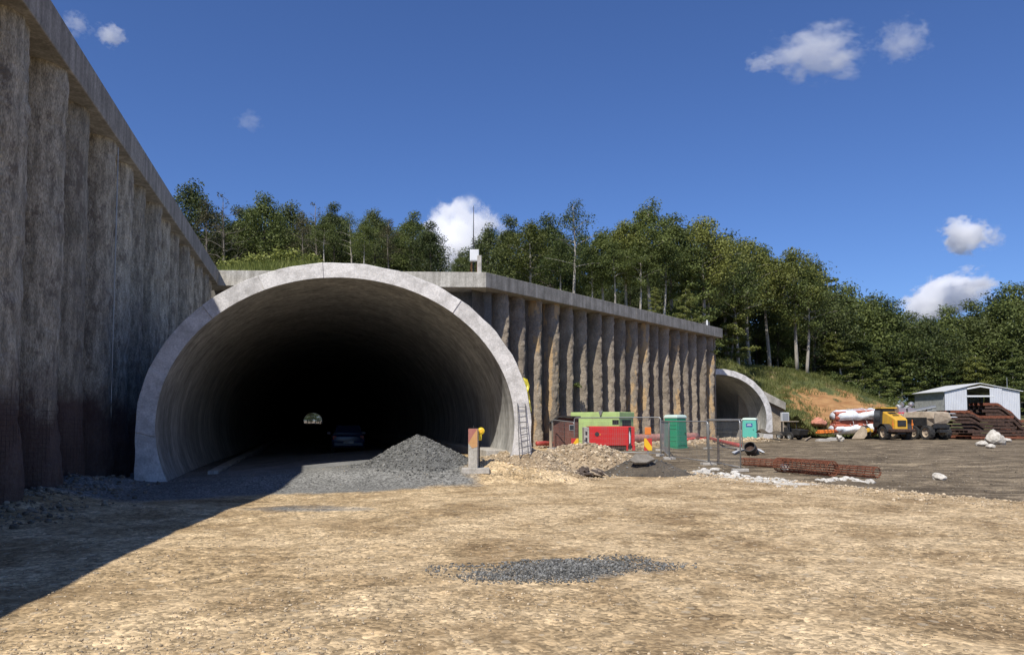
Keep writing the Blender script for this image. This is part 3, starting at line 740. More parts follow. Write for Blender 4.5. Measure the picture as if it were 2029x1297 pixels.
hx = np.array(sorted(set(list(np.arange(-130, -34, 6.0))+list(np.arange(-34, 14, 1.2))+list(np.arange(14, 58, .7))+list(np.arange(58, 160, 6.0)))))
hy = np.array(sorted(set(list(np.arange(-4, 44, 4.0))+list(np.arange(44, 78, 1.2))+list(np.arange(78, 104, .7))+list(np.arange(104, 200, 5.0)))))
X, Y = np.meshgrid(hx, hy, indexing='ij'); Z = hill(X, Y); OK = hill_ok(X, Y)
I = np.arange(X.size).reshape(X.shape)
Q = np.stack([I[:-1, :-1], I[1:, :-1], I[1:, 1:], I[:-1, 1:]], -1)
kk = OK[:-1, :-1] & OK[1:, :-1] & OK[1:, 1:] & OK[:-1, 1:]
soil = 1.15-np.sqrt(((X-41.0)/7.0)**2+((Y-88.0)/4.2)**2)*.7
soil = np.where(X > 30, soil, 0)+np.where((X > 28) & (X < 38), .18, 0)
h_o = fast_mesh('hill', np.stack([X, Y, Z], -1).reshape(-1, 3), Q[kk], m_hill, attrs={'soil': np.clip(soil, -1, 2)}, smooth=True)
tag(h_o, 'grassy hill above the retaining walls with a bare orange cut on the right', 'hill', kind='structure')

def blades(P, hgt, wid, per, spread):
    n = len(P)*per; B = np.repeat(P, per, 0)+np.concatenate([RNG.normal(0, spread, (n, 2)), np.zeros((n, 1))], 1)
    hh = hgt*RNG.uniform(.5, 1.3, n); az = RNG.uniform(0, 2*pi, n); ln = RNG.normal(0, .35, (n, 2))*hh[:, None]
    w = wid*RNG.uniform(.6, 1.3, n); dx = np.stack([np.cos(az)*w, np.sin(az)*w, 0*w], -1)
    tip = B+np.concatenate([ln, hh[:, None]], 1)
    V = np.stack([B-dx, B+dx, tip], 1).reshape(-1, 3); return V, np.arange(n*3).reshape(-1, 3)
n = 9000; x = RNG.uniform(17, 50, n); y = RNG.uniform(77.5, 100, n)
ok = hill_ok(x, y); l2 = (x-P2[0])*RT[0]+(y-P2[1])*RT[1]
so = 1.15-np.sqrt(((x-41.0)/7.0)**2+((y-88.0)/4.2)**2)*.7
ok &= (so+.8*fbm(x*.5, y*.5, 0, 4, 3)+RNG.uniform(-.3, .3, n)) < .55
x, y = x[ok], y[ok]; P = np.stack([x, y, hill(x, y)-.05], -1); P1 = P
v1, f1 = blades(P, .48, .035, 7, .25)
o = fast_mesh('grass', v1, f1, m_grass); tag(o, 'rough grass on the slope above the farther tunnel', 'grass', kind='stuff')
n = 5200; x = RNG.uniform(-34, -6, n); y = RNG.uniform(49, 68, n); P = np.stack([x, y, hill(x, y)-.05], -1)
P = P[hill_ok(x, y)]
v1, f1 = blades(P, .75, .04, 7, .25)
o = fast_mesh('weeds', v1, f1, m_weed); tag(o, 'yellow green weeds on the rise above the headwall', 'weeds', kind='stuff')

# ------------------------------------------------------------------ trees
def leaves(C, Rc, per, size, flat=.62, shell=.45):
    """leaf-sized quads spread through clumps C (n,3) of radius Rc"""
    n = len(C)*per; c = np.repeat(C, per, 0); r = np.repeat(Rc, per)
    d = RNG.normal(0, 1, (n, 3)); d /= np.linalg.norm(d, axis=1)[:, None]
    q = RNG.uniform(0, 1, n)**shell
    p = c+d*(r*q)[:, None]*np.array([1, 1, flat])
    nr = d*.7+RNG.normal(0, .6, (n, 3))+np.array([0, 0, .55]); nr /= np.linalg.norm(nr, axis=1)[:, None]
    a = np.cross(nr, RNG.normal(0, 1, (n, 3))); a /= np.linalg.norm(a, axis=1)[:, None]; b = np.cross(nr, a)
    s = size*RNG.uniform(.6, 1.35, n)[:, None]
    V = np.stack([p-a*s, p-b*s*.55, p+a*s, p+b*s*.55], 1).reshape(-1, 3)
    return V, np.arange(n*4).reshape(-1, 4)
def tree_proto(kind, H, base, wid, nl, per, lsz, clr, bark, leaf, seed, bare=False, layered=False):
    rg = random.Random(seed)
    mb = MB(); pts = []; lean = (rg.uniform(-.03, .03), rg.uniform(-.03, .03)); ph = rg.uniform(0, 6)
    top = .93*H
    for i in range(9):
        t = i/8; pts.append(np.array([lean[0]*t*H+.012*H*math.sin(ph+t*5), lean[1]*t*H+.012*H*math.cos(ph+t*4), t*top-.25]))
    mb.tube(pts, [(.0135*H+.02)*(1-.86*(i/8)) for i in range(9)], 7)
    def tr(t):
        f = min(max(t, 0), .999)*8; i = int(f); return pts[i]+(pts[i+1]-pts[i])*(f-i)
    C = []; Rc = []
    for k in range(nl):
        t = base+(1-base)*((k+rg.random()*.8)/nl)**.9*.96
        az = k*2.4+rg.uniform(-.5, .5)
        prof = math.sin(pi*min(1, max(.0, (t-base)/(1-base)))**.75*.92+.22) if not layered else (1.05-.75*(t-base)/(1-base))
        ln = wid*H*max(.18, prof)*rg.uniform(.75, 1.15)
        up = rg.uniform(.25, .9) if not layered else rg.uniform(-.1, .3)
        p0 = tr(t*.93); dirv = np.array([math.cos(az), math.sin(az), up])
        seg = [p0]
        for j in range(1, 5):
            seg.append(p0+dirv*ln*(j/4)*np.array([1, 1, 1-.12*j])+np.array([rg.uniform(-.03, .03)*ln]*3))
        mb.tube(seg, [.0048*H*(1-t*.6)*(1-.8*(j/4))+.008 for j in range(5)], 5, caps=False)
        if bare:
            for q in range(5):
                s0 = seg[rg.randint(1, 4)]; dv = dirv+np.array([rg.uniform(-.8, .8), rg.uniform(-.8, .8), rg.uniform(.1, .9)])
                mb.tube([s0, s0+dv*ln*.25, s0+dv*ln*.45+np.array([0, 0, ln*.1])], [.012, .009, .004], 3, caps=False)
        for j in ((2, 3, 4) if not layered else (1, 2, 3, 4)):
            if rg.random() < (.9 if not bare else .45):
                C.append(seg[j]+np.array([rg.uniform(-.05, .05)*H*.4, rg.uniform(-.05, .05)*H*.4, rg.uniform(-.01, .03)*H])); Rc.append(clr*H*rg.uniform(.65, 1.25)*(1-.25*(t > .85)))
    for k in range(4):
        C.append(tr(.98)+np.array([rg.uniform(-.04, .04)*H, rg.uniform(-.04, .04)*H, rg.uniform(-.04, .04)*H])); Rc.append(clr*H*.75)
    T = bpy.data.objects.new('tree', None); COL.objects.link(T)
    tk = mb.build('trunk', bark, T, smooth=True)
    V, Fq = leaves(np.array(C), np.array(Rc), per, lsz, .78 if not layered else .36)
    cr = fast_mesh('crown', V, Fq, leaf, T)
    T['h'] = H; return T
PR = {
 'beech': [tree_proto('b', 15, .50, .21, 20, 165, .115, .092, m_bark, m_leaf, 1), tree_proto('b', 15, .44, .23, 21, 165, .115, .095, m_bark, m_leafyel, 2), tree_proto('b', 15, .56, .19, 18, 165, .115, .092, m_bark, m_leaf, 3)],
 'full':  [tree_proto('f', 14, .16, .28, 30, 150, .12, .105, m_barkdk, m_leafdk, 4), tree_proto('f', 14, .22, .30, 30, 150, .12, .108, m_barkdk, m_leaf, 5), tree_proto('f', 14, .12, .26, 30, 150, .12, .100, m_barkdk, m_leafdk, 16)],
 'layer': [tree_proto('l', 12, .05, .27, 28, 110, .115, .068, m_bark, m_leafyel, 6, layered=True), tree_proto('l', 12, .08, .25, 28, 110, .115, .068, m_bark, m_leaf, 7, layered=True)],
 'sparse': [tree_proto('s', 16, .38, .22, 16, 75, .115, .088, m_bark, m_leaf, 8), tree_proto('s', 15, .40, .19, 16, 60, .11, .080, m_barkmid, m_leafdry, 9)],
 'bare':  [tree_proto('x', 12, .36, .21, 18, 10, .10, .06, m_barkmid, m_leafdry, 10, bare=True)],
}
used = {}
def tree(kind, vi, px, ytop, Yd, label, group=None, wsc=1.0, zb=None):
    src = PR[kind][vi % len(PR[kind])]
    key = (kind, vi % len(PR[kind]))
    x = (px-CX)/F*Yd*math.cos(TH)**0; p = at(px, 832, Yd); x = p[0]
    if zb is None: zb = float(hill(np.array(x), np.array(Yd))) if Yd < 195 else 0.0
    ztop = at(px, ytop, Yd)[2]
    h = max(ztop-zb, 3.0)/(src['h']*1.0)
    o = src if key not in used else copy_tree(src)
    used[key] = 1
    sx = h*wsc*(1 if h < 1.05 else .95)
    o.location = (x, Yd, zb); o.scale = (sx, sx, h*.985); o.rotation_euler = (0, 0, random.uniform(0, 6.28))
    tag(o, label, 'tree', group); return o
ORD = [] or 'first second third fourth fifth sixth seventh eighth ninth tenth eleventh twelfth thirteenth fourteenth fifteenth sixteenth seventeenth eighteenth nineteenth twentieth twenty-first twenty-second twenty-third twenty-fourth twenty-fifth twenty-sixth twenty-seventh twenty-eighth twenty-ninth thirtieth'.split()
KN = {'beech': 'tall slim beech with bare pale trunk', 'full': 'dense dark broadleaf tree', 'layer': 'young tree with low layered branches', 'sparse': 'thin crowned tree with visible limbs', 'bare': 'almost leafless twiggy tree'}
GL, GR, GF = 'trees above the headwall', 'forest trees behind the right retaining wall', 'forest edge trees behind the yard'
# (kind, variant, px, ytop, depth)
left = [('full', 0, 366, 340, 88), ('sparse', 1, 402, 385, 84), ('bare', 0, 436, 368, 80), ('full', 2, 470, 400, 92), ('full', 1, 522, 370, 90), ('full', 0, 566, 385, 96), ('sparse', 1, 596, 410, 88), ('bare', 0, 622, 388, 86), ('full', 2, 655, 395, 92), ('sparse', 0, 693, 410, 86), ('full', 0, 735, 402, 92), ('sparse', 1, 768, 425, 84), ('full', 1, 815, 408, 94), ('full', 2, 852, 432, 90), ('beech', 2, 640, 420, 84), ('beech', 0, 720, 425, 82)]
left.sort(key=lambda q: q[2])
for i, (k, vi, px, yt, Yd) in enumerate(left):
    tree(k, vi, px, yt, Yd, f'{KN[k]} above the headwall, {ORD[i]} from the left retaining wall', GL, 1.0 if k != 'full' else 1.05)
for i, (px, yt, Yd) in enumerate([(340, 420, 108), (420, 430, 112), (490, 425, 106), (545, 430, 110), (610, 440, 108), (675, 440, 112), (750, 440, 108), (800, 450, 110), (840, 470, 106), (380, 455, 100), (460, 460, 100), (530, 465, 102), (600, 470, 104), (660, 470, 102), (720, 475, 100), (780, 480, 101)]):
    tree('full', i, px, yt-16, Yd, 'dark tree in the shaded back rows of the wood above the headwall', GL, 1.25)
right = [('full', 1, 915, 492, 84), ('full', 0, 968, 432, 82), ('full', 2, 1012, 418, 80), ('beech', 1, 1052, 418, 76), ('sparse', 0, 1140, 382, 70), ('full', 1, 1088, 412, 86), ('beech', 0, 1195, 442, 74), ('beech', 1, 1238, 420, 76), ('beech', 0, 1292, 384, 75), ('beech', 2, 1338, 408, 78), ('layer', 1, 1372, 470, 76), ('beech', 1, 1392, 405, 80), ('beech', 0, 1440, 442, 92), ('layer', 0, 1358, 560, 70), ('beech', 1, 1488, 448, 98), ('beech', 2, 1524, 470, 102), ('beech', 1, 1578, 470, 98), ('full', 0, 1618, 492, 108), ('layer', 0, 1300, 600, 66), ('layer', 0, 1452, 560, 90)]
right += [('beech', 2, 1108, 470, 72), ('beech', 0, 1172, 480, 73), ('beech', 2, 1218, 470, 72), ('beech', 0, 1268, 460, 73), ('beech', 2, 1318, 460, 75), ('beech', 0, 1412, 470, 82), ('beech', 2, 1462, 500, 90), ('beech', 0, 1602, 520, 96)]
right.sort(key=lambda q: q[2])
for i, (k, vi, px, yt, Yd) in enumerate(right):
    tree(k, vi, px, yt, Yd, f'{KN[k]} behind the right wall, {ORD[i]} from the antenna', GR, 1.0 if k != 'beech' else 1.1)
bk = [(950, 470, 100), (1000, 455, 104), (1060, 450, 100), (1110, 445, 98), (1160, 450, 96), (1215, 450, 98), (1265, 430, 100), (1315, 440, 104), (1365, 440, 100), (1415, 450, 108), (1465, 470, 114), (1510, 490, 118), (1555, 500, 116), (1600, 515, 120), (1035, 520, 92), (1120, 520, 90), (1180, 520, 88), (1250, 520, 90), (1320, 525, 92), (1390, 530, 96), (1440, 560, 106), (1500, 570, 110), (1545, 580, 108), (1590, 590, 112), (1080, 500, 110), (1290, 500, 115), (975, 520, 96), (1215, 560, 84), (1345, 580, 88), (1640, 580, 118)]
for i, (px, yt, Yd) in enumerate(bk):
    tree('full', i, px, yt, Yd, 'dark tree in the shaded back rows behind the right retaining wall', GR)
for i in range(46):
    px = 905+17*i+random.uniform(-8, 8); Yd = random.uniform(92, 102) if px < 1440 else random.uniform(112, 122)
    yt = np.interp(px, [900, 1000, 1200, 1440, 1700], [505, 520, 570, 610, 700])+random.uniform(-15, 30)
    tree('full', (0, 2)[i % 2], px, yt, Yd, 'dark tree in the shaded back rows behind the right retaining wall', GR, 1.3)
for i in range(24):
    px = 335+22*i+random.uniform(-8, 8)
    tree('full', i, px, 478+random.uniform(-12, 14), random.uniform(98, 106), 'dark tree in the shaded back rows of the wood above the headwall', GL, 1.5)
far = [('layer', 1, 1652, 528, 112), ('full', 1, 1690, 548, 116), ('layer', 0, 1668, 640, 106), ('full', 0, 1735, 562, 118), ('full', 1, 1768, 575, 114), ('layer', 1, 1712, 640, 108), ('full', 2, 1808, 608, 120), ('full', 0, 1845, 610, 118), ('full', 1, 1890, 592, 122), ('full', 2, 1935, 584, 120), ('full', 0, 1985, 560, 124), ('full', 1, 2018, 545, 120), ('full', 2, 2050, 548, 118), ('layer', 1, 1790, 680, 112), ('layer', 1, 1868, 680, 114), ('layer', 0, 1940, 690, 114), ('layer', 1, 2010, 680, 112), ('layer', 1, 1745, 700, 107)]
far.sort(key=lambda q: q[2])
for i, (k, vi, px, yt, Yd) in enumerate(far):
    tree(k, vi, px, yt, Yd, f'{KN[k]} behind the yard, {ORD[i]} along from the grassy slope', GF, 1.2 if k == 'full' else 1.25)
for i, (px, yt, Yd) in enumerate([(1660, 580, 126), (1720, 590, 130), (1780, 610, 130), (1830, 625, 132), (1880, 620, 132), (1930, 615, 134), (1980, 600, 134), (2030, 590, 132), (1700, 680, 122), (1760, 690, 122), (1820, 690, 124), (1900, 690, 126), (1960, 690, 126), (2030, 680, 124)]):
    tree('full', i+1, px, yt, Yd, 'dark tree in the shaded back rows of the forest behind the yard', GF, 1.25)
for i, (px, yt, Yd) in enumerate([(592, 792, 500), (601, 797, 486), (609, 793, 505), (617, 798, 482), (625, 792, 498), (634, 796, 488), (643, 792, 505)]):
    tree('full', i, px, yt, Yd, 'sunlit tree seen through the far end of the tunnel', 'trees beyond the far tunnel end', 1.5, zb=-.6)
def shrub(name, label, c, r, h, mat, n=9, per=70, ls=.13, group=None):
    T = thing(name, label, 'shrub', c, 0, group)
    mb = MB(); C = []; Rc = []
    for k in range(n):
        a = k*2.4; q = np.array([math.cos(a)*r*.6*math.sqrt((k+.5)/n), math.sin(a)*r*.6*math.sqrt((k+.5)/n), h*random.uniform(.35, .8)])
        mb.tube([(0, 0, 0), q*.5+np.array([0, 0, .05]), q], [.02, .014, .006], 4, caps=False); C.append(q); Rc.append(r*.45)
    mb.build('stem', m_barkdk, T)
    V, Fq = leaves(np.array(C), np.array(Rc), per, ls, .8); fast_mesh('foliage', V, Fq, mat, T); return T
for i, (px, Yd) in enumerate([(1570, 99), (1655, 97), (1690, 96), (1720, 97), (1755, 99), (1790, 101)]):
    x = at(px, 800, Yd)[0]; shrub('shrub', f'low green shrub along the forest edge, {ORD[i]} from the farther tunnel', (x, Yd, float(hill(np.array(x), np.array(Yd)))-.1), 1.5, 1.9, m_leaf, group='shrubs at the forest edge')
for i, (px, Yd) in enumerate([(455, 62), (505, 63), (560, 62), (610, 64), (480, 66)]):
    x = at(px, 800, Yd)[0]; shrub('shrub', f'yellow green bush on the rise above the headwall, {ORD[i]} from the left wall' if i < 4 else 'yellow green bush half hidden at the back of the rise above the headwall', (x, Yd, float(hill(np.array(x), np.array(Yd)))-.1), 1.5, 1.5, m_weed, group='bushes above the headwall')
b = WP(10.3, -.35, 3.9); T = shrub('sapling', 'small green plant sprouting from the face of the right retaining wall', b, .42, .55, m_leaf, 6, 40, .07)

# ------------------------------------------------------------------ sky, sun, clouds
SUN_EL = rad(51.0); sdir = np.array([-.407, -.914]); sdir /= np.linalg.norm(sdir)
to_sun = Vector((sdir[0]*math.cos(SUN_EL), sdir[1]*math.cos(SUN_EL), math.sin(SUN_EL)))
sl = bpy.data.lights.new('sun', 'SUN'); sl.energy = 5.0; sl.angle = rad(.53); sl.color = (1, .945, .86)
so_ = bpy.data.objects.new('sun', sl); COL.objects.link(so_); so_.rotation_euler = to_sun.to_track_quat('Z', 'Y').to_euler(); so_.location = (0, 0, 60)
wd = bpy.data.worlds.new('World'); S.world = wd; wd.use_nodes = True
nt = wd.node_tree; bg = nt.nodes['Background']
sk = nt.nodes.new('ShaderNodeTexSky'); sk.sky_type = 'NISHITA'; sk.sun_disc = False; sk.sun_elevation = SUN_EL; sk.sun_rotation = math.atan2(sdir[0], sdir[1])
sk.altitude = 400; sk.air_density = 1.0; sk.dust_density = .35; sk.ozone_density = 3.0
mxs = nt.nodes.new('ShaderNodeMix'); mxs.data_type = 'RGBA'; mxs.blend_type = 'MULTIPLY'; mxs.inputs[0].default_value = 1; mxs.inputs[7].default_value = (.64, .83, 1.24, 1); nt.links.new(sk.outputs[0], mxs.inputs[6]); nt.links.new(mxs.outputs[2], bg.inputs['Color']); bg.inputs['Strength'].default_value = .098
def cloudmat(dens, amp, scale, seed, thr):
    m = bpy.data.materials.new('cloud vapour'); m.use_nodes = True; nt = m.node_tree
    for n in list(nt.nodes): nt.nodes.remove(n)
    out = nt.nodes.new('ShaderNodeOutputMaterial'); L = nt.links.new
    def N(t, **k):
        n = nt.nodes.new(t)
        for a, v in k.items(): setattr(n, a, v)
        return n
    tc = N('ShaderNodeTexCoord'); ln = N('ShaderNodeVectorMath', operation='LENGTH'); L(tc.outputs['Object'], ln.inputs[0])
    mp = N('ShaderNodeMapping'); mp.inputs['Location'].default_value = (seed*3.7, seed*1.3, seed*2.1); L(tc.outputs['Object'], mp.inputs[0])
    nz = N('ShaderNodeTexNoise'); nz.inputs['Scale'].default_value = scale; nz.inputs['Detail'].default_value = 7; nz.inputs['Roughness'].default_value = .58; L(mp.outputs[0], nz.inputs['Vector'])
    v = mth(N, L, 'SUBTRACT', 1.0, ln.outputs['Value'])
    v = mth(N, L, 'ADD', v, mth(N, L, 'MULTIPLY', mth(N, L, 'SUBTRACT', nz.outputs['Fac'], .5), amp))
    v = mth(N, L, 'MULTIPLY', mth(N, L, 'SUBTRACT', v, thr), 4.0, clamp=True)
    v = mth(N, L, 'MULTIPLY', v, mth(N, L, 'MULTIPLY', mth(N, L, 'SUBTRACT', 1.0, ln.outputs['Value']), 6.0, clamp=True))
    p = N('ShaderNodeVolumePrincipled'); p.inputs['Color'].default_value = (1, 1, 1, 1); p.inputs['Anisotropy'].default_value = 0.0
    L(mth(N, L, 'MULTIPLY', v, dens), p.inputs['Density']); L(p.outputs[0], out.inputs['Volume'])
    return m
CL = 'small clouds in the blue sky'
def cloud(px, py, w, h, Yd, label, dens, amp, scale, seed, thr, rot=0):
    v, f = ICO2; mb = MB(); mb.add(v, f); c = at(px, py, Yd); k = Yd/F
    o = mb.build('cloud', cloudmat(dens, amp, scale, seed, thr)); o.location = c; o.scale = (w*k/2, max(w, h)*k/2.6, h*k/2); o.rotation_euler = (0, rot, 0)
    return tag(o, label, 'cloud', CL)
cloud(915, 490, 230, 230, 3000, 'big billowing white cloud behind the antenna mast', .05, 1.9, 2.3, 1, .32)
cloud(1622, 104, 260, 122, 2600, 'broad fluffy white cloud high on the right', .0085, 2.4, 2.4, 2, .36, .12)
cloud(1788, 78, 150, 120, 2600, 'faint wispy cloud at the right end of the broad high one', .006, 2.6, 2.6, 3, .40)
cloud(1506, 126, 84, 50, 2600, 'tiny wisp left of the broad high cloud', .010, 2.3, 2.2, 4, .34)
cloud(1912, 466, 140, 92, 3000, 'compact bright cloud above the forest near the right edge', .034, 2.1, 2.2, 5, .30)
cloud(1966, 470, 66, 64, 3000, 'wispy scrap of cloud beside the compact bright one', .009, 2.4, 2.2, 6, .34)
cloud(1872, 590, 230, 124, 3300, 'bright cloud bank rising behind the far forest on the right', .034, 2.0, 2.3, 7, .30, -.35)
cloud(220, 70, 84, 62, 2600, 'small white puff above the left retaining wall', .016, 2.3, 2.0, 8, .34, .3)
cloud(152, 48, 80, 64, 2600, 'faint streak of cloud over the top of the left retaining wall', .008, 2.5, 2.2, 9, .38, .5)
cloud(494, 240, 70, 54, 2600, 'barely visible wisp alone in the sky above the left wood', .004, 2.3, 2.2, 10, .34)

#<ITEMS>
# ------------------------------------------------------------------ things on the site
def gzf(x, y): return float(gz(np.array(float(x)), np.array(float(y))))
def loft(name, secs, mat, parent, bevel=0, smooth=False):
    """secs: list of closed rings with the same number of points"""
    mb = MB(); n = len(secs[0]); vs = [p for s_ in secs for p in s_]
    fs = [(i*n+k, i*n+(k+1) % n, (i+1)*n+(k+1) % n, (i+1)*n+k) for i in range(len(secs)-1) for k in range(n)]
    fs += [tuple(range(n))[::-1], tuple(range((len(secs)-1)*n, len(secs)*n))]
    mb.add(vs, fs); return mb.build(name, mat, parent, bevel=bevel, smooth=smooth)
def wheel(parent, c, r, w, axis=(1, 0, 0), rim=None, lugs=True):
    c = np.array(c, float); ax = np.array(axis, float)
    o = bpy.data.objects.new('wheel', None); COL.objects.link(o); o.parent = parent; o.location = c
    mb = MB(); prof = [(-.5, .62), (-.5, .93), (-.38, 1), (.38, 1), (.5, .93), (.5, .62)]; n = 28; P = []
    up = np.array([0, 0, 1.0]); sd = np.cross(ax, up)
    for q, rr in prof: P.append([ax*q*w+(up*math.cos(2*pi*k/n)+sd*math.sin(2*pi*k/n))*rr*r for k in range(n)])
    mb.grid(np.array(P), closed=True)
    if lugs:
        for k in range(n):
            a = 2*pi*k/n; d_ = up*math.cos(a)+sd*math.sin(a); t_ = -up*math.sin(a)+sd*math.cos(a)
            mb.obox(d_*r*1.0+ax*(.2 if k % 2 else -.2)*w, ax*w*.26, t_*r*.05, d_*r*.03)
    mb.build('tyre', m_rubber, o)
    mb = MB(); P = []
    for q, rr in [(.42, .62), (.20, .58), (.16, .22), (.30, .2), (.30, .02)]: P.append([ax*q*w+(up*math.cos(2*pi*k/n)+sd*math.sin(2*pi*k/n))*rr*r for k in range(n)])
    mb.grid(np.array(P), closed=True)
    P = [[-p for p in row] for row in P]; mb.grid(np.array(P), closed=True)
    mb.build('rim', rim or m_galv, o); return o
def onring(px, py, off=0.0):
    d = ray(px, py); O = np.array([0, 0, CAMZ]); t = (21.97-off)/(d@D+.082*(d@RT)); return O+d*t

def ghit(px, py):
    d = ray(px, py)
    for Yq in np.arange(8, 90, .03):
        t = Yq/d[1]; q = np.array([d[0]*t, Yq, CAMZ+d[2]*t])
        if q[2] <= gzf(q[0], q[1]): return q
    return gp(px, py)
# concrete post with faded warning paint, and the lamp beside it
p = ghit(938, 932); g0 = p[2]-.03
T = thing('concrete_post', 'square concrete post with faded red and orange top on a slab at the tunnel mouth', 'post', (p[0], p[1], g0), -.1)
mb = MB(); mb.box((0, 0, .62), (.26, .22, 1.16)); mb.build('shaft', m_conc, T, bevel=.015)
mb = MB(); mb.box((.05, .05, .03), (.78, .46, .16), .15); mb.build('base_slab', m_conc, T, bevel=.02)
mb = MB(); y = -.113
mb.prism([(-.128, .80), (-.128, 1.2), (.128, 1.2), (.02, 1.04)], (1, 0, 0), (0, 0, 1), (0, y, 0), (0, -.004, 0), 0)
mb.prism([(-.125, .80), (.02, 1.04), (.128, 1.2), (.128, .80)], (1, 0, 0), (0, 0, 1), (0, y-.002, 0), (0, -.004, 0), 1)
mb.prism([(-.02, .66), (-.128, .798), (.128, .798), (.128, .70)], (1, 0, 0), (0, 0, 1), (0, y, 0), (0, -.004, 0), 1)
mb.build('warning_paint', [m_fadered, m_fadeor], T)
mb = MB(); mb.tube([(0, 0, 1.2), (0, 0, 1.28)], .012, 6); mb.build('bolt', m_dark, T)
p = ghit(951, 926); T = thing('warning_lamp', 'yellow round warning lamp on a battery box behind the concrete post', 'warning lamp', (p[0], p[1], p[2]-.1))
mb = MB(); mb.tube([(-.02, 0, 0), (-.02, 0, .95)], .02, 8); mb.build('pole', m_dark, T)
mb = MB(); mb.box((-.02, 0, .95), (.14, .09, .17)); mb.build('battery_box', m_yel2, T, bevel=.015)
mb = MB(); mb.tube([(.03, -.06, 1.13), (.03, -.045, 1.13), (.03, .045, 1.13), (.03, .06, 1.13)], [.085, .1, .1, .085], 20); mb.build('housing', m_yel2, T, smooth=False)
mb = MB(); mb.tube([(.03, -.062, 1.13), (.03, -.075, 1.13)], [.075, .05], 20); mb.build('lens', m_sigyel, T)

# ladder on the ring
b0, b1, t0, t1 = onring(1029.5, 906, .30), onring(1047, 899, .30), onring(1025.5, 798, .05), onring(1040.5, 799, .05)
T = thing('ladder', 'narrow grey metal ladder leaning on the right leg of the tunnel ring', 'ladder', b0)
for a, b in ((b0, t0), (b1, t1)):
    mb = MB(); mb.tube([a, b], .014, 6); mb.build('rail', m_ladder, T, w=True)
for k in range(10):
    f = .07+.095*k; mb = MB(); mb.tube([b0+(t0-b0)*f, b1+(t1-b1)*f], .009, 6); mb.build('rung', m_ladder, T, w=True)
# tarp
pl = [(1036, 747), (1045, 751), (1049.5, 764), (1046, 770), (1049, 784), (1053.5, 812), (1052, 818), (1047, 796), (1043, 776), (1038, 757)]
mb = MB(); q = [onring(a, b, -.12) for a, b in pl]; c = np.mean(q, 0); rings = []
for j, s_ in enumerate((1, .8, .55, .25)): rings.append([c+(a-c)*s_+np.array([0, -.09*(1-s_)-.05*math.sin(i*2.1+j*1.3), 0]) for i, a in enumerate(q)])
mb.grid(np.array(rings), closed=True); mb.grid(np.array([[a+np.array([0, .04, 0]) for a in r_] for r_ in rings]), closed=True); mb.f.append(tuple(range(3*10, 40))); mb.m.append(0); mb.t.append(.5)
o = mb.build('tarp', m_tarp, org=c); tag(o, 'crumpled yellow plastic tarp hanging at the outer edge of the tunnel ring', 'tarp')

# antenna, box and post on the headwall
p = at(938, 538, 45.6); T = thing('antenna_mast', 'thin dark antenna mast standing on the headwall corner', 'antenna', (p[0], p[1], 10.6))
mb = MB(); mb.tube([(0, 0, 0), (0, 0, 2.2), (0, 0, 4.2)], [.04, .03, .016], 8); mb.build('mast', m_dark, T)
mb = MB(); mb.box((0, 0, .02), (.3, .3, .04)); mb.build('base_plate', m_galv, T)
mb = MB(); mb.tube([(0, 0, 1.6), (.32, .25, .01)], .012, 5); mb.tube([(0, 0, 1.6), (-.25, .3, .01)], .012, 5); mb.build('stay', m_rust, T)
p = at(940, 538, 45.35); T = thing('equipment_box', 'white equipment box on thin rods beside the antenna mast', 'equipment box', (p[0], p[1], 10.6))
mb = MB(); mb.box((0, 0, 1.08), (.54, .3, .70)); mb.build('case', m_white, T, bevel=.02)
mb = MB(); mb.box((0, -.155, 1.08), (.44, .012, .58)); mb.build('door', m_white, T, bevel=.004)
for x_ in (-.16, .16):
    mb = MB(); mb.tube([(x_, 0, 0), (x_, 0, .74)], .018, 6); mb.build('leg', m_rust, T)
p = at(950, 538, 45.25); mb = MB(); mb.box((0, 0, .53), (.26, .26, 1.06)); o = mb.build('marker_post', m_conc, bevel=.03, loc=(p[0], p[1], 10.6)); tag(o, 'short pale concrete post beside the white equipment box on the headwall', 'post')
p = WP(34.0, -.9, 10.6); mb = MB(); mb.box((0, 0, .33), (.16, .16, .66)); mb.box((0, 0, .70), (.10, .10, .10)); o = mb.build('marker_post', m_white, bevel=.01, loc=p); tag(o, 'small white post at the far end of the right wall beam', 'post')

# brown hut
p = at(1121, 880, 46.6); T = thing('wooden_hut', 'small brown board hut with sloping dark roof beside the green container', 'hut', (p[0], p[1], -.05), -.12)
mb = MB(); mb.prism([(-.72, 0), (.78, 0), (.78, 1.93), (-.30, 1.95), (-.72, 1.72)], (1, 0, 0), (0, 0, 1), (0, -.7, 0), (0, 1.4, 0)); mb.build('wall', m_brown, T)
mb = MB(); mb.prism([(-1.02, 1.55), (-1.0, 1.66), (-.42, 2.07), (.90, 2.05), (.90, 1.94), (-.36, 1.96)], (1, 0, 0), (0, 0, 1), (0, -.9, 0), (0, 1.8, 0)); mb.build('roof', m_roofdk, T)
f_ = MB(); f_.box((.42, -.71, 1.35), (.34, .03, .34)); fr = f_.build('window', m_galv, T)
mb = MB(); mb.box((.42, -.728, 1.35), (.26, .008, .26)); mb.build('pane', m_glass, fr)
mb = MB(); mb.box((-.88, -.55, .8), (.16, .05, 1.6)); mb.box((-.95, -.3, .8), (.05, .4, 1.55)); mb.build('side_panel', m_wood, T)
mb = MB(); mb.box((-.05, -.715, .85), (.02, .02, 1.6)); mb.build('door_edge', m_roofdk, T)

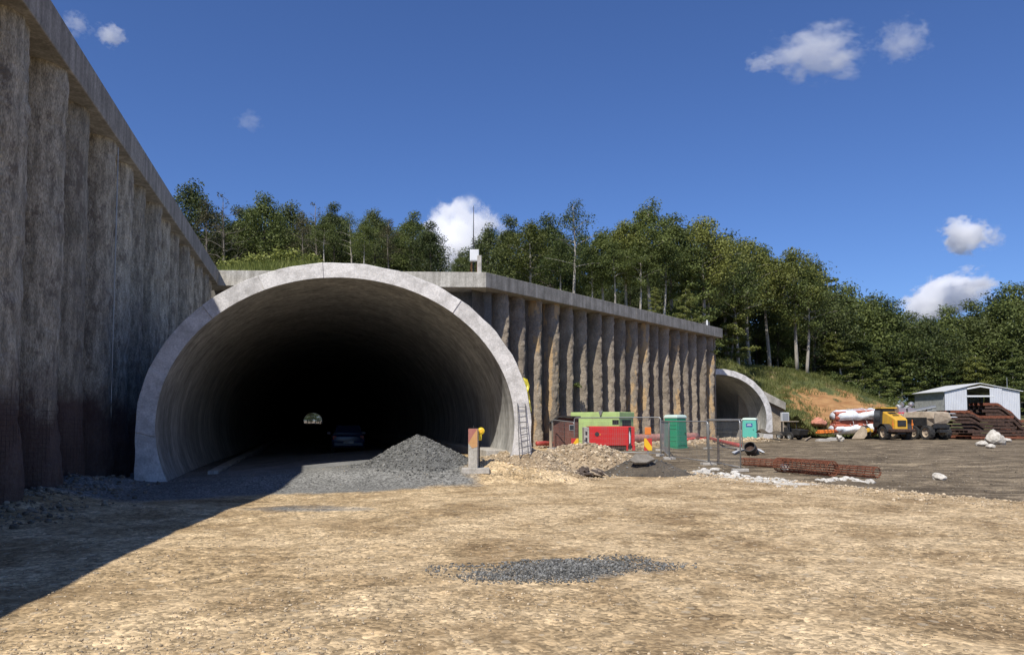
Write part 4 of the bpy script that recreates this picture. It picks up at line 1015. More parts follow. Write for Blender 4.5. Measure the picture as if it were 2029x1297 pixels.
# lime green compressor container
A_, B_, C_ = at(1136, 870, 50.0), at(1227, 870, 47.6), at(1255.5, 870, 49.3)
for q in (A_, B_, C_): q[2] = .05
ex = (A_-B_); Lx = np.linalg.norm(ex); ex /= Lx; ey = (C_-B_); Ly = np.linalg.norm(ey); ey /= Ly
T = thing('compressor_container', 'lime green compressor container behind the red generator', 'container', B_)
def cb(mb, s0, s1, t0, t1, z0, z1, m=0):
    c = ex*(s0+s1)/2+ey*(t0+t1)/2+np.array([0, 0, (z0+z1)/2]); return mb.obox(c, ex*(s1-s0)/2, ey*(t1-t0)/2, (0, 0, (z1-z0)/2), m)
mb = MB(); cb(mb, 0, Lx-.25, 0, Ly, .18, 1.85); mb.build('body', m_green, T, bevel=.03)
mb = MB(); cb(mb, -.05, Lx+.2, -.05, Ly+.05, 1.86, 2.22); mb.build('roof', m_green, T, bevel=.04)
mb = MB(); cb(mb, .02, .5, -.012, -.003, 1.42, 1.72); cb(mb, .05, .52, -.012, -.003, .92, 1.25); cb(mb, -.012, -.003, Ly*.2, Ly*.8, 1.25, 1.72); mb.build('opening', m_dark, T)
mb = MB(); cb(mb, .55, Lx-.35, -.02, -.003, .35, 1.66); mb.build('side_door', m_green, T, bevel=.01)
mb = MB(); cb(mb, -.02, -.003, Ly*.12, Ly*.88, .3, 1.1); mb.build('end_door', m_greend, T, bevel=.01)
mb = MB()
mb.prism([(-.16, 0), (.16, 0), (.05, -.32), (-.05, -.32)], ex, (0, 0, 1), ex*1.35+ey*(-.07)+np.array([0, 0, 2.32]), ey*(-.06)); mb.build('lifting_bracket', m_galv, T)
mb = MB(); cb(mb, .1, Lx-.4, .1, Ly-.1, -.05, .18); mb.build('skid', m_dark, T)
for s_ in (1.75, 2.25):
    mb = MB(); cb(mb, s_, s_+.10, -.035, -.021, .86, .98); mb.build('latch', m_dark, T)

# red generator
p = at(1210, 880, 44.2); T = thing('generator', 'red generator set with cream socket panel behind the rubble heap', 'generator', (p[0], p[1], .02), .03)
k_ = 44.2/F
def gx(px): return (px-1210)*k_
mb = MB(); mb.box(((gx(1168)+gx(1258))/2, .55, .80), (gx(1258)-gx(1168), 1.1, 1.10)); mb.build('body', m_red, T, bevel=.03)
mb = MB(); mb.box((gx(1163), .55, .80), (gx(1168)-gx(1158)-.01, 1.0, 1.04)); mb.build('socket_panel', m_conc, T, bevel=.02)
for z_ in (.98, .62):
    mb = MB(); mb.box((gx(1162), .04, z_), (.11, .03, .20)); mb.build('socket', m_dark, T)
mb = MB(); mb.tube([(gx(1183), -.015, .92), (gx(1183), .02, .92)], .13, 20); mb.build('gauge', m_dark, T)
mb = MB(); mb.tube([(gx(1189), -.012, .90), (gx(1189), .02, .90)], .045, 10); mb.build('switch', m_orange, T)
mb = MB(); mb.box((gx(1248), -.02, .68), (.15, .05, 1.3)); mb.build('exhaust_channel', m_dark, T)
mb = MB(); mb.prism([(-.03, .35), (.035, .42), (.045, .8), (.0, 1.12), (-.035, .9)], (1, 0, 0), (0, 0, 1), (gx(1247.5), -.047, .0), (0, -.006, 0)); mb.build('white_label', m_white, T)
mb = MB(); mb.box((gx(1256), .05, .12), (.16, .12, .3)); mb.box((gx(1243), .05, .12), (.10, .12, .3)); mb.build('skid_leg', m_red, T, bevel=.01)
mb = MB(); mb.box((gx(1205), .5, .14), (2.1, .9, .2)); mb.build('skid', m_rustdk, T)
mb = MB()
for xx in np.linspace(gx(1195), gx(1238), 9): mb.box((xx, -.004, .75), (.012, .01, .9))
mb.build('panel_seam', m_sigred, T)
mb = MB(); mb.box((gx(1210), .55, 1.36), (2.6, .96, .03)); mb.build('top_cover', m_red, T, bevel=.01)

# hazard boards
def hazard(px, py, Yd, w, h, lbl, flip, plate):
    p = at(px, py, Yd); z0 = gzf(p[0], p[1]); T = thing('hazard_board', lbl, 'hazard board', (p[0], p[1], z0)); zc = p[2]-z0
    s_ = -1 if flip else 1
    mb = MB(); mb.box((0, 0, zc), (w, .03, h)); mb.build('board', m_sigred, T)
    mb = MB(); mb.prism([(-.5*w*s_, .5*h), (-.5*w*s_, -.10*h), (.02*w*s_, -.48*h), (.5*w*s_, -.48*h), (.5*w*s_, -.2*h), (-.25*w*s_, .5*h)], (1, 0, 0), (0, 0, 1), (0, -.016, zc), (0, -.006, 0)); mb.build('stripe', m_sigyel, T)
    mb = MB(); mb.tube([(0, .03, -.1), (0, .03, zc+h*.5+(.1 if plate else 0))], .025, 6); mb.build('post', m_galv, T)
    if plate:
        mb = MB(); mb.box((.0, 0, zc+h*.5+.30), (.26, .04, .30)); mb.build('warning_plate', m_orange, T, bevel=.02)
hazard(1284, 880, 31, .32, .50, 'red and yellow striped hazard board under an orange plate behind the soil heap', False, True)
hazard(1139, 879, 31, .30, .46, 'red and yellow hazard board partly buried behind the rubble heap, left of the generator', True, False)

# pipes
def pipe(name, label, pts, r, mat, cat='pipe', n=14):
    pts = [np.array(q, float) for q in pts]; mb = MB(); mb.tube(pts, r, n); o = mb.build(name, mat, smooth=True, org=pts[0]); return tag(o, label, cat)
pp = [WP(u, .75+.12*math.sin(u), .33) for u in np.linspace(15, 27.5, 16)]
T = thing('pipeline', 'fat dusty pink ribbed pipe lying along the foot of the right retaining wall', 'pipe', pp[0])
mb = MB(); mb.tube(pp, .33, 18); mb.build('pipe_body', m_pink, T, w=True, smooth=True)
mb = MB()
for u in np.arange(15.4, 27.3, .8): mb.tube([WP(u, .75+.12*math.sin(u), .33), WP(u+.10, .75+.12*math.sin(u), .33)], .352, 18)
mb.build('coupling_ring', m_pink, T, w=True)
pipe('pipe', 'thin red pipe lying behind the right leg of the tunnel ring', [WP(u, 1.2, .28+.05*math.sin(u*2)) for u in np.linspace(3.5, 9.5, 8)], .14, m_redhose)
pts = [gp(a, b, .12) for a, b in ((1362, 872), (1385, 868), (1410, 870), (1435, 877), (1466, 884))]
pipe('hose', 'red hose snaking over rubble behind the wire fence', [q+np.array([0, 0, .06]) for q in pts], .13, m_redhose, 'hose')
p = at(1494, 893, 41); a_ = at(1479, 872, 40.0)
T = thing('culvert_pipe', 'wide dark pipe end sticking up at a slant beside the wire fence', 'pipe', (p[0], p[1], -.15))
v_ = a_-np.array([p[0], p[1], -.15]); v_/= np.linalg.norm(v_)
P = []; sd = np.cross(v_, (0, 1, 0)); sd /= np.linalg.norm(sd); up_ = np.cross(sd, v_)
mb = MB()
for t_, r_ in ((0, .31), (.9, .31), (.9, .27), (.1, .27)): P.append([v_*t_+r_*(math.cos(2*pi*k/20)*sd+math.sin(2*pi*k/20)*up_) for k in range(20)])
mb.grid(np.array(P), closed=True); mb.build('pipe_wall', m_dark, T, smooth=False)
mb = MB(); mb.tube([v_*.55, v_*.63], .33, 20); mb.build('collar', m_rustdk, T)

# portable toilets
def toilet(px, Yd, w, h, rz, body, lbl, sign):
    x = at(px, 832, Yd)[0]; z0 = gzf(x, Yd)-.02; T = thing('portable_toilet', lbl, 'portable toilet', (x, Yd, z0), rz, 'portable toilets')
    def ring(z, s_): return [(sx*w/2*s_, sy*w/2*s_, z) for sx, sy in ((-1, -1), (1, -1), (1, 1), (-1, 1))]
    loft('body', [ring(.12, 1.04), ring(h*.9, .94)], body, T, bevel=.05)
    loft('roof', [ring(h*.9-.02, 1.0), ring(h*.93, 1.02), ring(h*.985, .9), ring(h, .6)], m_toilroof, T, bevel=.03)
    mb = MB(); mb.box((0, 0, .06), (w*1.1, w*1.1, .13)); mb.build('base', body, T, bevel=.02)
    def fp(x_, z_, o): return np.array([x_, -w/2*(1.04-.10*(z_-.12)/(h*.9-.12))-o, z_])
    mb = MB(); a, b, c, d = fp(-w*.37, .25, .018), fp(w*.37, .25, .018), fp(w*.35, h*.84, .018), fp(-w*.35, h*.84, .018); k = np.array([0, .03, 0])
    mb.add([a, b, c, d, a+k, b+k, c+k, d+k], [(0, 1, 2, 3), (7, 6, 5, 4), (0, 4, 5, 1), (1, 5, 6, 2), (2, 6, 7, 3), (3, 7, 4, 0)]); dr = mb.build('door', body, T, bevel=.008)
    mb = MB(); q = fp(w*.28, h*.45, .04); mb.box(q, (.05, .03, .14)); mb.build('handle', m_dark, dr)
    mb = MB()
    for z_ in (.55, .8, 1.35, 1.6):
        a = fp(0, z_, .004); mb.box((-w/2*(1.04-.10*z_/h)-.004, 0, z_), (.03, w*.86, .05)); mb.box((w/2*(1.04-.10*z_/h)+.004, 0, z_), (.03, w*.86, .05))
    mb.build('side_rib', body, T, bevel=.008)
    if sign:
        mb = MB(); q = fp(0, h*.66, .024); mb.box(q, (w*.45, .02, h*.17)); sg = mb.build('sign', m_blue, T)
        mb = MB(); q = fp(0, h*.655, .036); mb.box(q, (w*.32, .012, h*.03)); mb.box(q+np.array([0, 0, h*.05]), (w*.24, .012, h*.018)); mb.build('sign_lettering', m_white, sg)
toilet(1338, 51.5, 1.10, 2.3, .72, m_toil1, 'dark green portable toilet with pale roof at the right wall', False)
toilet(1486, 76, 1.36, 2.15, -.42, m_toil2, 'teal portable toilet with blue sign before the farther tunnel', True)

# mesh fence panels
def fence(a, b, h, lbl, mesh=True, foot=True):
    a, b = np.array(a, float), np.array(b, float); L = np.linalg.norm(b-a); e = (b-a)/L
    T = thing('fence_panel', lbl, 'fence panel', a, 0, 'temporary mesh fence panels')
    def q(s_, z): return e*s_+np.array([0, 0, z])
    r = .12; mb = MB(); pts = [q(0, 0), q(0, h-r)]+[q(r-r*math.cos(t), h-r+r*math.sin(t)) for t in np.linspace(.3, pi/2, 4)]+[q(L-r+r*math.sin(t), h-r+r*math.cos(t)) for t in np.linspace(0, pi/2-.3, 4)]+[q(L, h-r), q(L, 0)]
    mb.tube(pts, .028, 7); mb.tube([q(0, .16), q(L, .16)], .02, 6); mb.build('frame', m_galv, T, smooth=True)
    if mesh:
        mb = MB()
        for s_ in np.arange(.12, L-.05, .13): mb.tube([q(s_, .16), q(s_, h)], .0032, 3, caps=False)
        for z in np.arange(.35, h, .27): mb.tube([q(0, z), q(L, z)], .0032, 3, caps=False)
        mb.build('wire_mesh', m_galv, T)
    if foot:
        for s_ in (.05, L-.05):
            mb = MB(); mb.box(q(s_, .05), (.22, .6, .12), math.atan2(e[1], e[0])); mb.build('foot_block', m_conc, T, bevel=.02)
    return T
def gpt(px, Yd): x = at(px, 832, Yd)[0]; return np.array([x, Yd, gzf(x, Yd)])
fence(gpt(1325, 37.0), gpt(1402, 32.6), 1.86, 'wire fence panel right of the soil heap, left one of the near pair')
fence(gpt(1404, 32.5), gpt(1466, 28.2), 1.9, 'nearest wire fence panel, ending beside the rusty cages')
fence(gpt(1138, 43.4), gpt(1309, 40.2), 2.05, 'long wire fence panel in front of the green container and generator')
fence(gpt(1094, 45.4), gpt(1137.5, 43.5), 1.78, 'short wire fence panel in front of the brown hut')
fence(gpt(1308, 47), gpt(1326, 37.2), 1.85, 'wire fence panel seen end on before the dark green toilet')
fence(gpt(1400, 50), gpt(1470, 47), 1.95, 'wire fence panel standing before the farther tunnel mouth')
a = gpt(1422, 33.5); mb = MB(); mb.tube([(0, 0, -.1), (.015, 0, .6), (0, 0, 1.22)], [.06, .055, .05], 7); o = mb.build('stake', m_wooddk, loc=a); tag(o, 'dark wooden stake behind the nearest wire fence panel', 'stake')

# rusty cages
def cage(p0, p1, r, lbl, nb=12, step=.28):
    p0, p1 = np.array(p0, float), np.array(p1, float); L = np.linalg.norm(p1-p0); e = (p1-p0)/L; sd = np.array([-e[1], e[0], 0])
    T = thing('reinforcement_cage', lbl, 'reinforcement cage', p0, 0, 'rusty reinforcement cages on the ground')
    def q(s_, t): return e*s_+sd*r*math.cos(t)+np.array([0, 0, r+r*math.sin(t)+.02])
    for k in range(nb):
        mb = MB(); t = 2*pi*k/nb; mb.tube([q(s_, t+.02*math.sin(s_*3)) for s_ in np.linspace(0, L, 8)], .016, 5); mb.build('long_bar', m_rust, T)
    mb = MB(); n = int(L/step)
    pts = [q(L*i/(n*12), 2*pi*i/12) for i in range(n*12+1)]; mb.tube(pts, .010, 4); mb.build('spiral', m_rust, T)
    for s_ in (0.05, L-.05):
        mb = MB(); mb.tube([q(s_, 2*pi*i/16) for i in range(17)], .013, 5); mb.build('end_ring', m_rust, T)
cage(gp(1470, 922, -.15), gp(1560, 927, -.15), .15, 'thin rusty reinforcement cage by the nearest fence panel', 12, .25)
cage(gp(1542, 934, -.15), gp(1652, 944, -.15), .25, 'thick rusty reinforcement cage behind a round grey bucket', 18, .22)
cage(gp(1648, 940, -.15), gp(1740, 947, -.15), .17, 'dull rusty reinforcement cage at the right end of the row', 12, .3)
p = gp(1557, 934, -.13); T = thing('bucket', 'round grey bucket lying on its side before the thick rusty cage', 'bucket', (p[0], p[1], p[2]+.15))
mb = MB(); P = []
for t_, r_ in ((0, .15), (.26, .12), (.27, .02)): P.append([(r_*math.cos(2*pi*k/18), t_, r_*math.sin(2*pi*k/18)) for k in range(18)])
mb.grid(np.array(P), closed=True); mb.build('shell', m_galv, T)
mb = MB(); mb.tube([(0, .03, 0), (0, .05, 0)], .135, 18); mb.build('lid', m_conc, T)
# white lumps, rag, slab, roots
def lumps(name, label, cat, spots, mat, seed=0, lvl=1, rough=.3, group=None):
    for i, (px, py, z, r, sq) in enumerate(spots):
        p = gp(px, py, z); mb = MB(); mb.rock((0, 0, r*sq*.5), r, seed+i, sq, lvl, rough=rough); o = mb.build(name, mat, loc=p); tag(o, label[i] if isinstance(label, list) else label, cat, group)
lumps('limestone_block', ['single white stone lying alone on the dark yard', 'large pale boulder before the rusty steel stacks', 'low pale boulder left of the large one', 'small pale stone at the foot of the boulders', 'flat pale stone right of the large boulder'], 'stone',
      [(1860, 950, -.15, .20, .7), (1969, 879, -.12, .75, .9), (1945, 882, -.12, .42, .55), (1962, 886, -.12, .26, .6), (1990, 874, -.12, .6, .35)], m_stone, 3, 2, .3, 'pale stones on the yard')
mb = MB()
for i in range(90):
    t = i/89; px = 1622+103*t; py = 951+3*math.sin(t*9)+2*t; p = gp(px, py, -.15); r = .025*(6**(random.random()**1.6)); p[0] += random.gauss(0, .06); p[1] += random.gauss(0, .15); mb.rock((p[0], p[1], p[2]+r*.2), r, i+60, .6, 1, rough=.35)
o = mb.build('lime_ridge', m_lime); o.data.update(); tag(o, 'lumpy white ridge of spilled lime before the dull rusty cage', 'lime spill', kind='stuff')
mb = MB()
for i in range(260):
    t = random.random(); px = 1375+205*t; py = 929+31*t+random.gauss(0, 5); p = gp(px, py, -.05); r = .02*(7.5**(random.random()**2.2))*(1.25-.5*t); mb.rock((p[0], p[1], gzf(p[0], p[1])+r*.15), r, i+160, .55, 1, rough=.35)
o = mb.build('lime_spill', m_lime); tag(o, 'whitish spill of lime lumps along the edge of the tan fill', 'lime spill', kind='stuff')
mb = MB(); pts = [gp(a, b, -.08) for a, b in ((1455, 899), (1464, 895), (1474, 891), (1486, 890), (1498, 889), (1508, 893), (1516, 896))]
mb.grid(np.array([[q+np.array([0, .5*j, .05+.05*math.sin(i*1.7+j)]) for j in (0, .5, 1)] for i, q in enumerate(pts)])); mb.grid(np.array([[q+np.array([0, .5*j, .0]) for j in (0, .5, 1)] for i, q in enumerate(pts)]))
o = mb.build('plastic_sheet', m_white, smooth=True); tag(o, 'white plastic strip lying in front of the slanting dark pipe', 'plastic sheet')
p = at(1272, 909, 24.0); mb = MB(); mb.prism([(-.42, -.08), (-.24, -.2), (.12, -.18), (.40, -.02), (.24, .2), (-.2, .24)], (1, 0, 0), (0, .80, .60), (0, 0, 0), (0, -.05, .07)); o = mb.build('concrete_slab', m_slabdk, loc=(p[0], p[1]-.05, p[2]-.04), bevel=.02); tag(o, 'broken grey slab lying on the dark soil heap', 'slab')
p = at(1160, 934, 23.2); T = thing('root_stump', 'tangle of dark roots and broken wood at the foot of the rubble heap', 'root stump', (p[0], p[1], gzf(p[0], p[1])))
mb = MB(); mb.rock((-.1, .1, .10), (.34, .26, .17), 5, 1, 3, rough=.7); mb.rock((.32, .12, .08), (.26, .2, .14), 15, 1, 3, rough=.7); mb.build('stump', m_wooddk, T)
for k in range(14):
    x0 = random.uniform(-.5, .5); a = random.uniform(-.5, .5); L = random.uniform(.2, .5)
    mb = MB(); mb.tube([(x0, .05, .10+random.uniform(0, .14)), (x0+L*.5*math.cos(a), -.12+.1*math.sin(k), .13+random.uniform(-.05, .08)), (x0+L*math.cos(a), -.2+L*.4*math.sin(a), .04)], [.045, .035, .012], 6); mb.build('root', m_wooddk if k % 4 else m_wood, T)

# car driving into the bore
p = at(690, 898, 39.5); zc = gzf(p[0], p[1])+.02
T = thing('hatchback_car', 'dark blue hatchback driving away inside the tunnel', 'car', (p[0], p[1], zc), math.atan2(-D[0], D[1])*1.0)
def csec(y, wl, zl, wm, zm, wt, zt):
    return [(-wl, y, zl), (-wm, y, zm), (-wt, y, zt), (wt, y, zt), (wm, y, zm), (wl, y, zl)]
loft('body', [csec(0, .72, .34, .80, .62, .76, .88), csec(.12, .78, .28, .86, .62, .80, 1.0), csec(1.1, .80, .25, .88, .65, .82, 1.0), csec(2.9, .80, .25, .88, .65, .82, .98), csec(3.9, .76, .27, .82, .6, .70, .82), csec(4.15, .68, .32, .72, .52, .62, .68)], m_carblue, T, bevel=.05, smooth=True)
loft('cabin', [csec(.12, .76, .96, .74, 1.0, .70, 1.04), csec(.55, .74, .96, .66, 1.25, .58, 1.44), csec(1.6, .74, .96, .66, 1.25, .60, 1.49), csec(2.4, .74, .96, .64, 1.2, .58, 1.42), csec(3.1, .72, .94, .7, .97, .66, .99)], m_carblue, T, bevel=.03, smooth=True)
mb = MB(); mb.add([(-.60, .135, 1.04), (.60, .135, 1.04), (.52, .49, 1.38), (-.52, .49, 1.38), (-.60, .165, 1.03), (.60, .165, 1.03), (.52, .52, 1.37), (-.52, .52, 1.37)], [(0, 1, 2, 3), (7, 6, 5, 4), (0, 4, 5, 1), (1, 5, 6, 2), (2, 6, 7, 3), (3, 7, 4, 0)]); mb.build('rear_window', m_glass, T)
for s_ in (-1, 1):
    mb = MB(); mb.box((s_*.70, .06, .80), (.20, .12, .20)); mb.build('tail_lamp', m_tail, T, bevel=.02)
    mb = MB(); mb.box((s_*.95, 2.5, 1.0), (.2, .1, .14)); mb.build('mirror', m_carblue, T, bevel=.03)
    for y in (.75, 3.3): wheel(T, (s_*.76, y, .31), .31, .2, lugs=False)
mb = MB(); mb.box((0, -.02, .46), (1.5, .1, .22)); mb.build('rear_bumper', m_carblue, T, bevel=.04)
mb = MB(); mb.box((0, -.078, .56), (.52, .015, .11)); mb.build('number_plate', m_plate, T)

# ------------------------------------------------------------------ yard on the right
# wheel loader seen from behind
p = at(1786, 868, 72.5); zg = gzf(p[0], p[1])
T = thing('wheel_loader', 'yellow wheel loader with muddy bucket, seen from behind on the yard', 'wheel loader', (p[0], p[1], zg), .10)
def lsec(y, w0, z0, w1, z1): return [(-w0, y, z0), (-w1, y, z1), (w1, y, z1), (w0, y, z0)]
loft('rear_hood', [lsec(-.1, .62, .95, .60, 1.95), lsec(.25, .72, .9, .66, 2.15), lsec(1.9, .74, .9, .64, 2.75), lsec(2.1, .7, .9, .6, 2.7)], m_yellow, T, bevel=.07)
mb = MB(); mb.box((0, -.13, 1.62), (.86, .08, .56)); mb.build('radiator_grille', m_dark, T, bevel=.02)
for y_, z_, sz in ((1.35, 2.61, (.75, .45)), (.78, 2.38, (.6, .25))):
    mb = MB(); mb.box((0, y_, z_), (sz[0], sz[1], .03), rx=.34); mb.build('hood_vent', m_dark, T)
mb = MB(); mb.box((0, -.12, .92), (2.5, .5, .32)); mb.build('counterweight', m_rustdk, T, bevel=.08)
mb = MB(); mb.box((0, 1.6, .78), (.9, 3.4, .45)); mb.build('chassis', m_dark, T, bevel=.05)
for s_ in (-1, 1):
    wheel(T, (s_*1.05, .95, .68), .68, .55, rim=m_mudbeige); wheel(T, (s_*1.05-.25, 3.95, .68), .68, .55, rim=m_mudbeige)
    mb = MB(); P = [[(s_*(1.05+o_), .95-.82*math.cos(t), .72+.82*math.sin(t)) for t in np.linspace(.15, pi-.15, 12)] for o_ in (-.33, .33)]; mb.grid(np.array(P)); mb.grid(np.array(P)+np.array([0, 0, .03])); mb.build('mudguard', m_dark, T)
    mb = MB(); mb.tube([(s_*.98, -.25, 1.0), (s_*.98, -.25, 1.95)], .035, 6); mb.box((s_*.98, -.27, 1.5), (.16, .08, .22)); mb.build('rear_lamp', m_orange, T)
cabm = MB(); cabm.prism([(1.9, 1.2), (3.3, 1.2), (3.2, 2.2), (2.9, 3.05), (1.9, 3.05)], (0, 1, 0), (0, 0, 1), (-.85, 0, 0), (1.5, 0, 0)); cabm.build('cab', m_dark, T, bevel=.05)
mb = MB(); mb.box((-.1, 2.4, 3.10), (1.65, 1.5, .12)); mb.build('cab_roof', m_yellow, T, bevel=.04)
mb = MB(); mb.box((-.862, 2.5, 2.3), (.02, 1.0, 1.1)); mb.box((-.1, 1.885, 2.75), (1.2, .02, .5)); mb.build('cab_window', m_glass, T)
mb = MB(); mb.prism([(3.3, 1.0), (4.4, 1.2), (5.6, .5), (5.6, .25), (4.3, .75), (3.3, .7)], (0, 1, 0), (0, 0, 1), (-1.15, 0, 0), (.35, 0, 0)); mb.prism([(3.3, 1.0), (4.4, 1.2), (5.6, .5), (5.6, .25), (4.3, .75), (3.3, .7)], (0, 1, 0), (0, 0, 1), (.25, 0, 0), (.35, 0, 0)); mb.build('lift_arm', m_yellow, T, bevel=.04)
mb = MB(); bp = [(5.4, .15), (5.5, 1.25), (5.62, 1.3), (5.75, .55), (6.2, .25), (6.9, .12), (6.9, .04), (5.7, .0)]; bp = [(-.15, .06), (-.42, .40), (-.45, .90), (-.22, 1.26), (.06, 1.30), (.62, .62), (.95, .10), (.95, .03)]; e_ = np.array([-.86, .51, 0]); mb.prism(bp, e_, (0, 0, 1), np.array([-2.15, 3.0, 0]), np.array([-.51, -.86, 0])*-1.9); mb.obox((-1.75, 3.1, .85), np.array([-.35, .05, -.12]), (0, .16, 0), (0, 0, .18), 1); mb.build('bucket', [m_mudbeige, m_yellow], T, bevel=.03)

# tipper truck with muddy body
p = at(1862, 866, 73.5); zg = gzf(p[0], p[1])
T = thing('mixer_truck', 'muddy beige truck with twin rear axles beside the rusty steel stacks', 'truck', (p[0], p[1], zg), .28)
for s_ in (-1, 1):
    for y in (.45, 1.95, 4.7): wheel(T, (s_*1.0, y, .70), .70, .55 if y < 3 else .40, rim=m_mudbeige)
mb = MB(); mb.box((0, 2.6, .85), (.9, 6.2, .3)); mb.build('chassis', m_dark, T, bevel=.03)
loft('load_body', [[(-.75, -.2, 1.55), (-1.1, -.45, 2.1), (-.9, -.3, 2.65), (.9, -.3, 2.65), (1.1, -.45, 2.1), (.75, -.2, 1.55)], [(-.9, .4, 1.15), (-1.18, .4, 2.1), (-1.05, .4, 2.75), (1.05, .4, 2.75), (1.18, .4, 2.1), (.9, .4, 1.15)], [(-.9, 3.3, 1.15), (-1.18, 3.3, 2.1), (-1.0, 3.3, 2.7), (1.0, 3.3, 2.7), (1.18, 3.3, 2.1), (.9, 3.3, 1.15)], [(-.7, 3.7, 1.3), (-.9, 3.8, 2.1), (-.7, 3.75, 2.5), (.7, 3.75, 2.5), (.9, 3.8, 2.1), (.7, 3.7, 1.3)]], m_mudbeige, T, bevel=.06)
mb = MB(); mb.box((-1.2, 1.6, 1.75), (.06, 2.6, .85)); mb.box((0, -.2, 1.3), (1.9, .12, .35)); mb.build('side_plate', m_dark, T, bevel=.02)
mb = MB(); mb.box((0, 5.1, 1.75), (2.2, 1.6, 1.6)); cbn = mb.build('cab', m_mudbeige, T, bevel=.1)
mb = MB(); mb.box((0, 5.92, 2.05), (1.9, .03, .7)); mb.box((-1.11, 5.2, 2.05), (.03, .9, .6)); mb.build('cab_window', m_glass, cbn)
mb = MB()
for k in range(6): mb.tube([(-1.15, 3.95, .8+.3*k), (-.75, 3.95, .8+.3*k)], .022, 5)
mb.tube([(-1.15, 3.95, .6), (-1.15, 3.95, 2.7)], .025, 5); mb.tube([(-.75, 3.95, .6), (-.75, 3.95, 2.7)], .025, 5); mb.build('access_ladder', m_galv, T)
mb = MB(); mb.tube([(0, 3.9, 2.2), (0, 4.0, 3.1)], .08, 8); mb.build('exhaust', m_dark, T)
# red truck behind
p = at(1824, 853, 84); T = thing('tractor_truck', 'dark red truck cab mostly hidden between loader and muddy truck', 'truck', (p[0], p[1], gzf(p[0], p[1])), .5)
mb = MB(); mb.box((0, 1, 1.85), (2.2, 2.0, 1.9)); cbn = mb.build('cab', m_pinkred, T, bevel=.12)
mb = MB(); mb.box((0, -.02, 2.2), (1.8, .04, .7)); mb.build('rear_window', m_glass, cbn)
mb = MB(); mb.box((0, -1.2, .8), (.9, 5, .3)); mb.build('chassis', m_dark, T)
for s_ in (-1, 1):
    for y in (-2.4, 1.2): wheel(T, (s_*.95, y, .52), .52, .34, rim=m_white)
# conveyor
p0, p1 = at(1780, 818, 86), at(1850, 804, 86); T = thing('conveyor', 'grey conveyor boom reaching over the trucks from a steel frame', 'conveyor', (p0[0], p0[1], 0))
mb = MB(); e = p1-p0; mb.obox(p0+e/2, e/2, (0, .45, 0), (0, 0, .07)); mb.build('belt', m_galv, T, w=True)
for s_ in (-1, 1):
    mb = MB(); o_ = np.array([0, .5*s_, -.12]); mb.tube([p0+o_, p1+o_], .07, 6); mb.tube([p0+o_-np.array([0, 0, .35]), p1+o_-np.array([0, 0, .3])], .045, 6)
    for k in range(9): mb.tube([p0+e*(k/8)+o_, p0+e*((k+.5)/8.5)+o_-np.array([0, 0, .35])], .025, 5)
    mb.build('truss', m_galv, T, w=True)
for f in (.08, .8):
    mb = MB(); q = p0+e*f; g_ = np.array([q[0], q[1], gzf(q[0], q[1])-.1]); mb.tube([q, g_+np.array([-.6, -.4, 0])], .06, 6); mb.tube([q, g_+np.array([.6, .4, 0])], .06, 6); mb.build('leg', m_mudbeige, T, w=True)
mb = MB(); q = at(1793, 806, 86)
for k in range(5): mb.rock(q+np.array([k*.35-.7, 0, .3*math.sin(k*2)]), .33, k+9, .9, 1)
mb.box(q+np.array([0, .2, -.5]), (1.8, 1.2, .8)); mb.build('drive_unit', m_galv, T, w=True)

# white wrapped pipe bundles
def bundle(lbl, pa, pb, Yd, h, mat, wrap, group, strapm=m_white, npip=7):
    a, b = at(*pa, Yd), at(*pb, Yd); e = b-a; L = np.linalg.norm(e); e /= L
    T = thing('pipe_bundle', lbl, 'pipe bundle', a, 0, group)
    n = np.cross(e, (0, 1, 0)); n = -n if n[2] < 0 else n
    for k in range(npip):
        r = h*.23; o_ = n*(r+(k % 2)*1.75*r-h*.42)+np.array([0, .42*(k//2), 0]); mb = MB(); mb.tube([o_, o_+e*L], r, 12); mb.build('pipe', mat, T, smooth=False)
    if wrap:
        mb = MB(); P = []
        for t in np.linspace(-.02, wrap, 22):
            ring = []
            for k in range(16):
                th = 2*pi*k/16; rr = 1+.34*fbm(t*7, th*1.5, 0, 4, int(h*10))
                s_ = .55+.5*min(1, t*14+.2)
                ring.append(e*L*t+np.array([0, .62, 0])+np.array([0, -1.0, 0])*math.cos(th)*rr*s_+n*math.sin(th)*h*.56*rr*s_)
            P.append(ring)
        mb.grid(np.array(P), closed=True); mb.f.append(tuple(range(16))); mb.m.append(0); mb.t.append(.5); mb.build('plastic_wrap', m_wrap, T, smooth=True)
    for f in (.3, .55, .78):
        mb = MB(); mb.tube([e*L*f+np.array([0, .62, 0])+np.array([0, -1.12, 0])*math.cos(2*pi*k/16)+n*math.sin(2*pi*k/16)*h*.66 for k in range(17)], .022, 4); mb.build('strap', strapm, T)
bundle('upper bundle of pipes in shiny white wrap behind the yellow loader', (1655, 824), (1762, 818), 77, 1.0, m_brick, .98, 'wrapped pipe bundles')
bundle('middle bundle of bare red brown pipes between the white wrapped ones', (1655, 838.5), (1762, 836), 77.1, .62, m_brick, 0, 'wrapped pipe bundles')
bundle('lower bundle of pipes in torn white wrap resting near the ground', (1652, 849), (1758, 849), 77, .95, m_brick, .72, 'wrapped pipe bundles')
bundle('red brown pipe bundle lying on top of the white wrapped pipes', (1690, 813.5), (1762, 811.5), 77.6, .36, m_brick, 0, 'wrapped pipe bundles', npip=4)
bundle('small bundle of orange tubes on the ground left of the white wrap', (1623, 855.5), (1652, 854), 76, .42, m_orange, 0, 'wrapped pipe bundles', m_rustdk, 5)
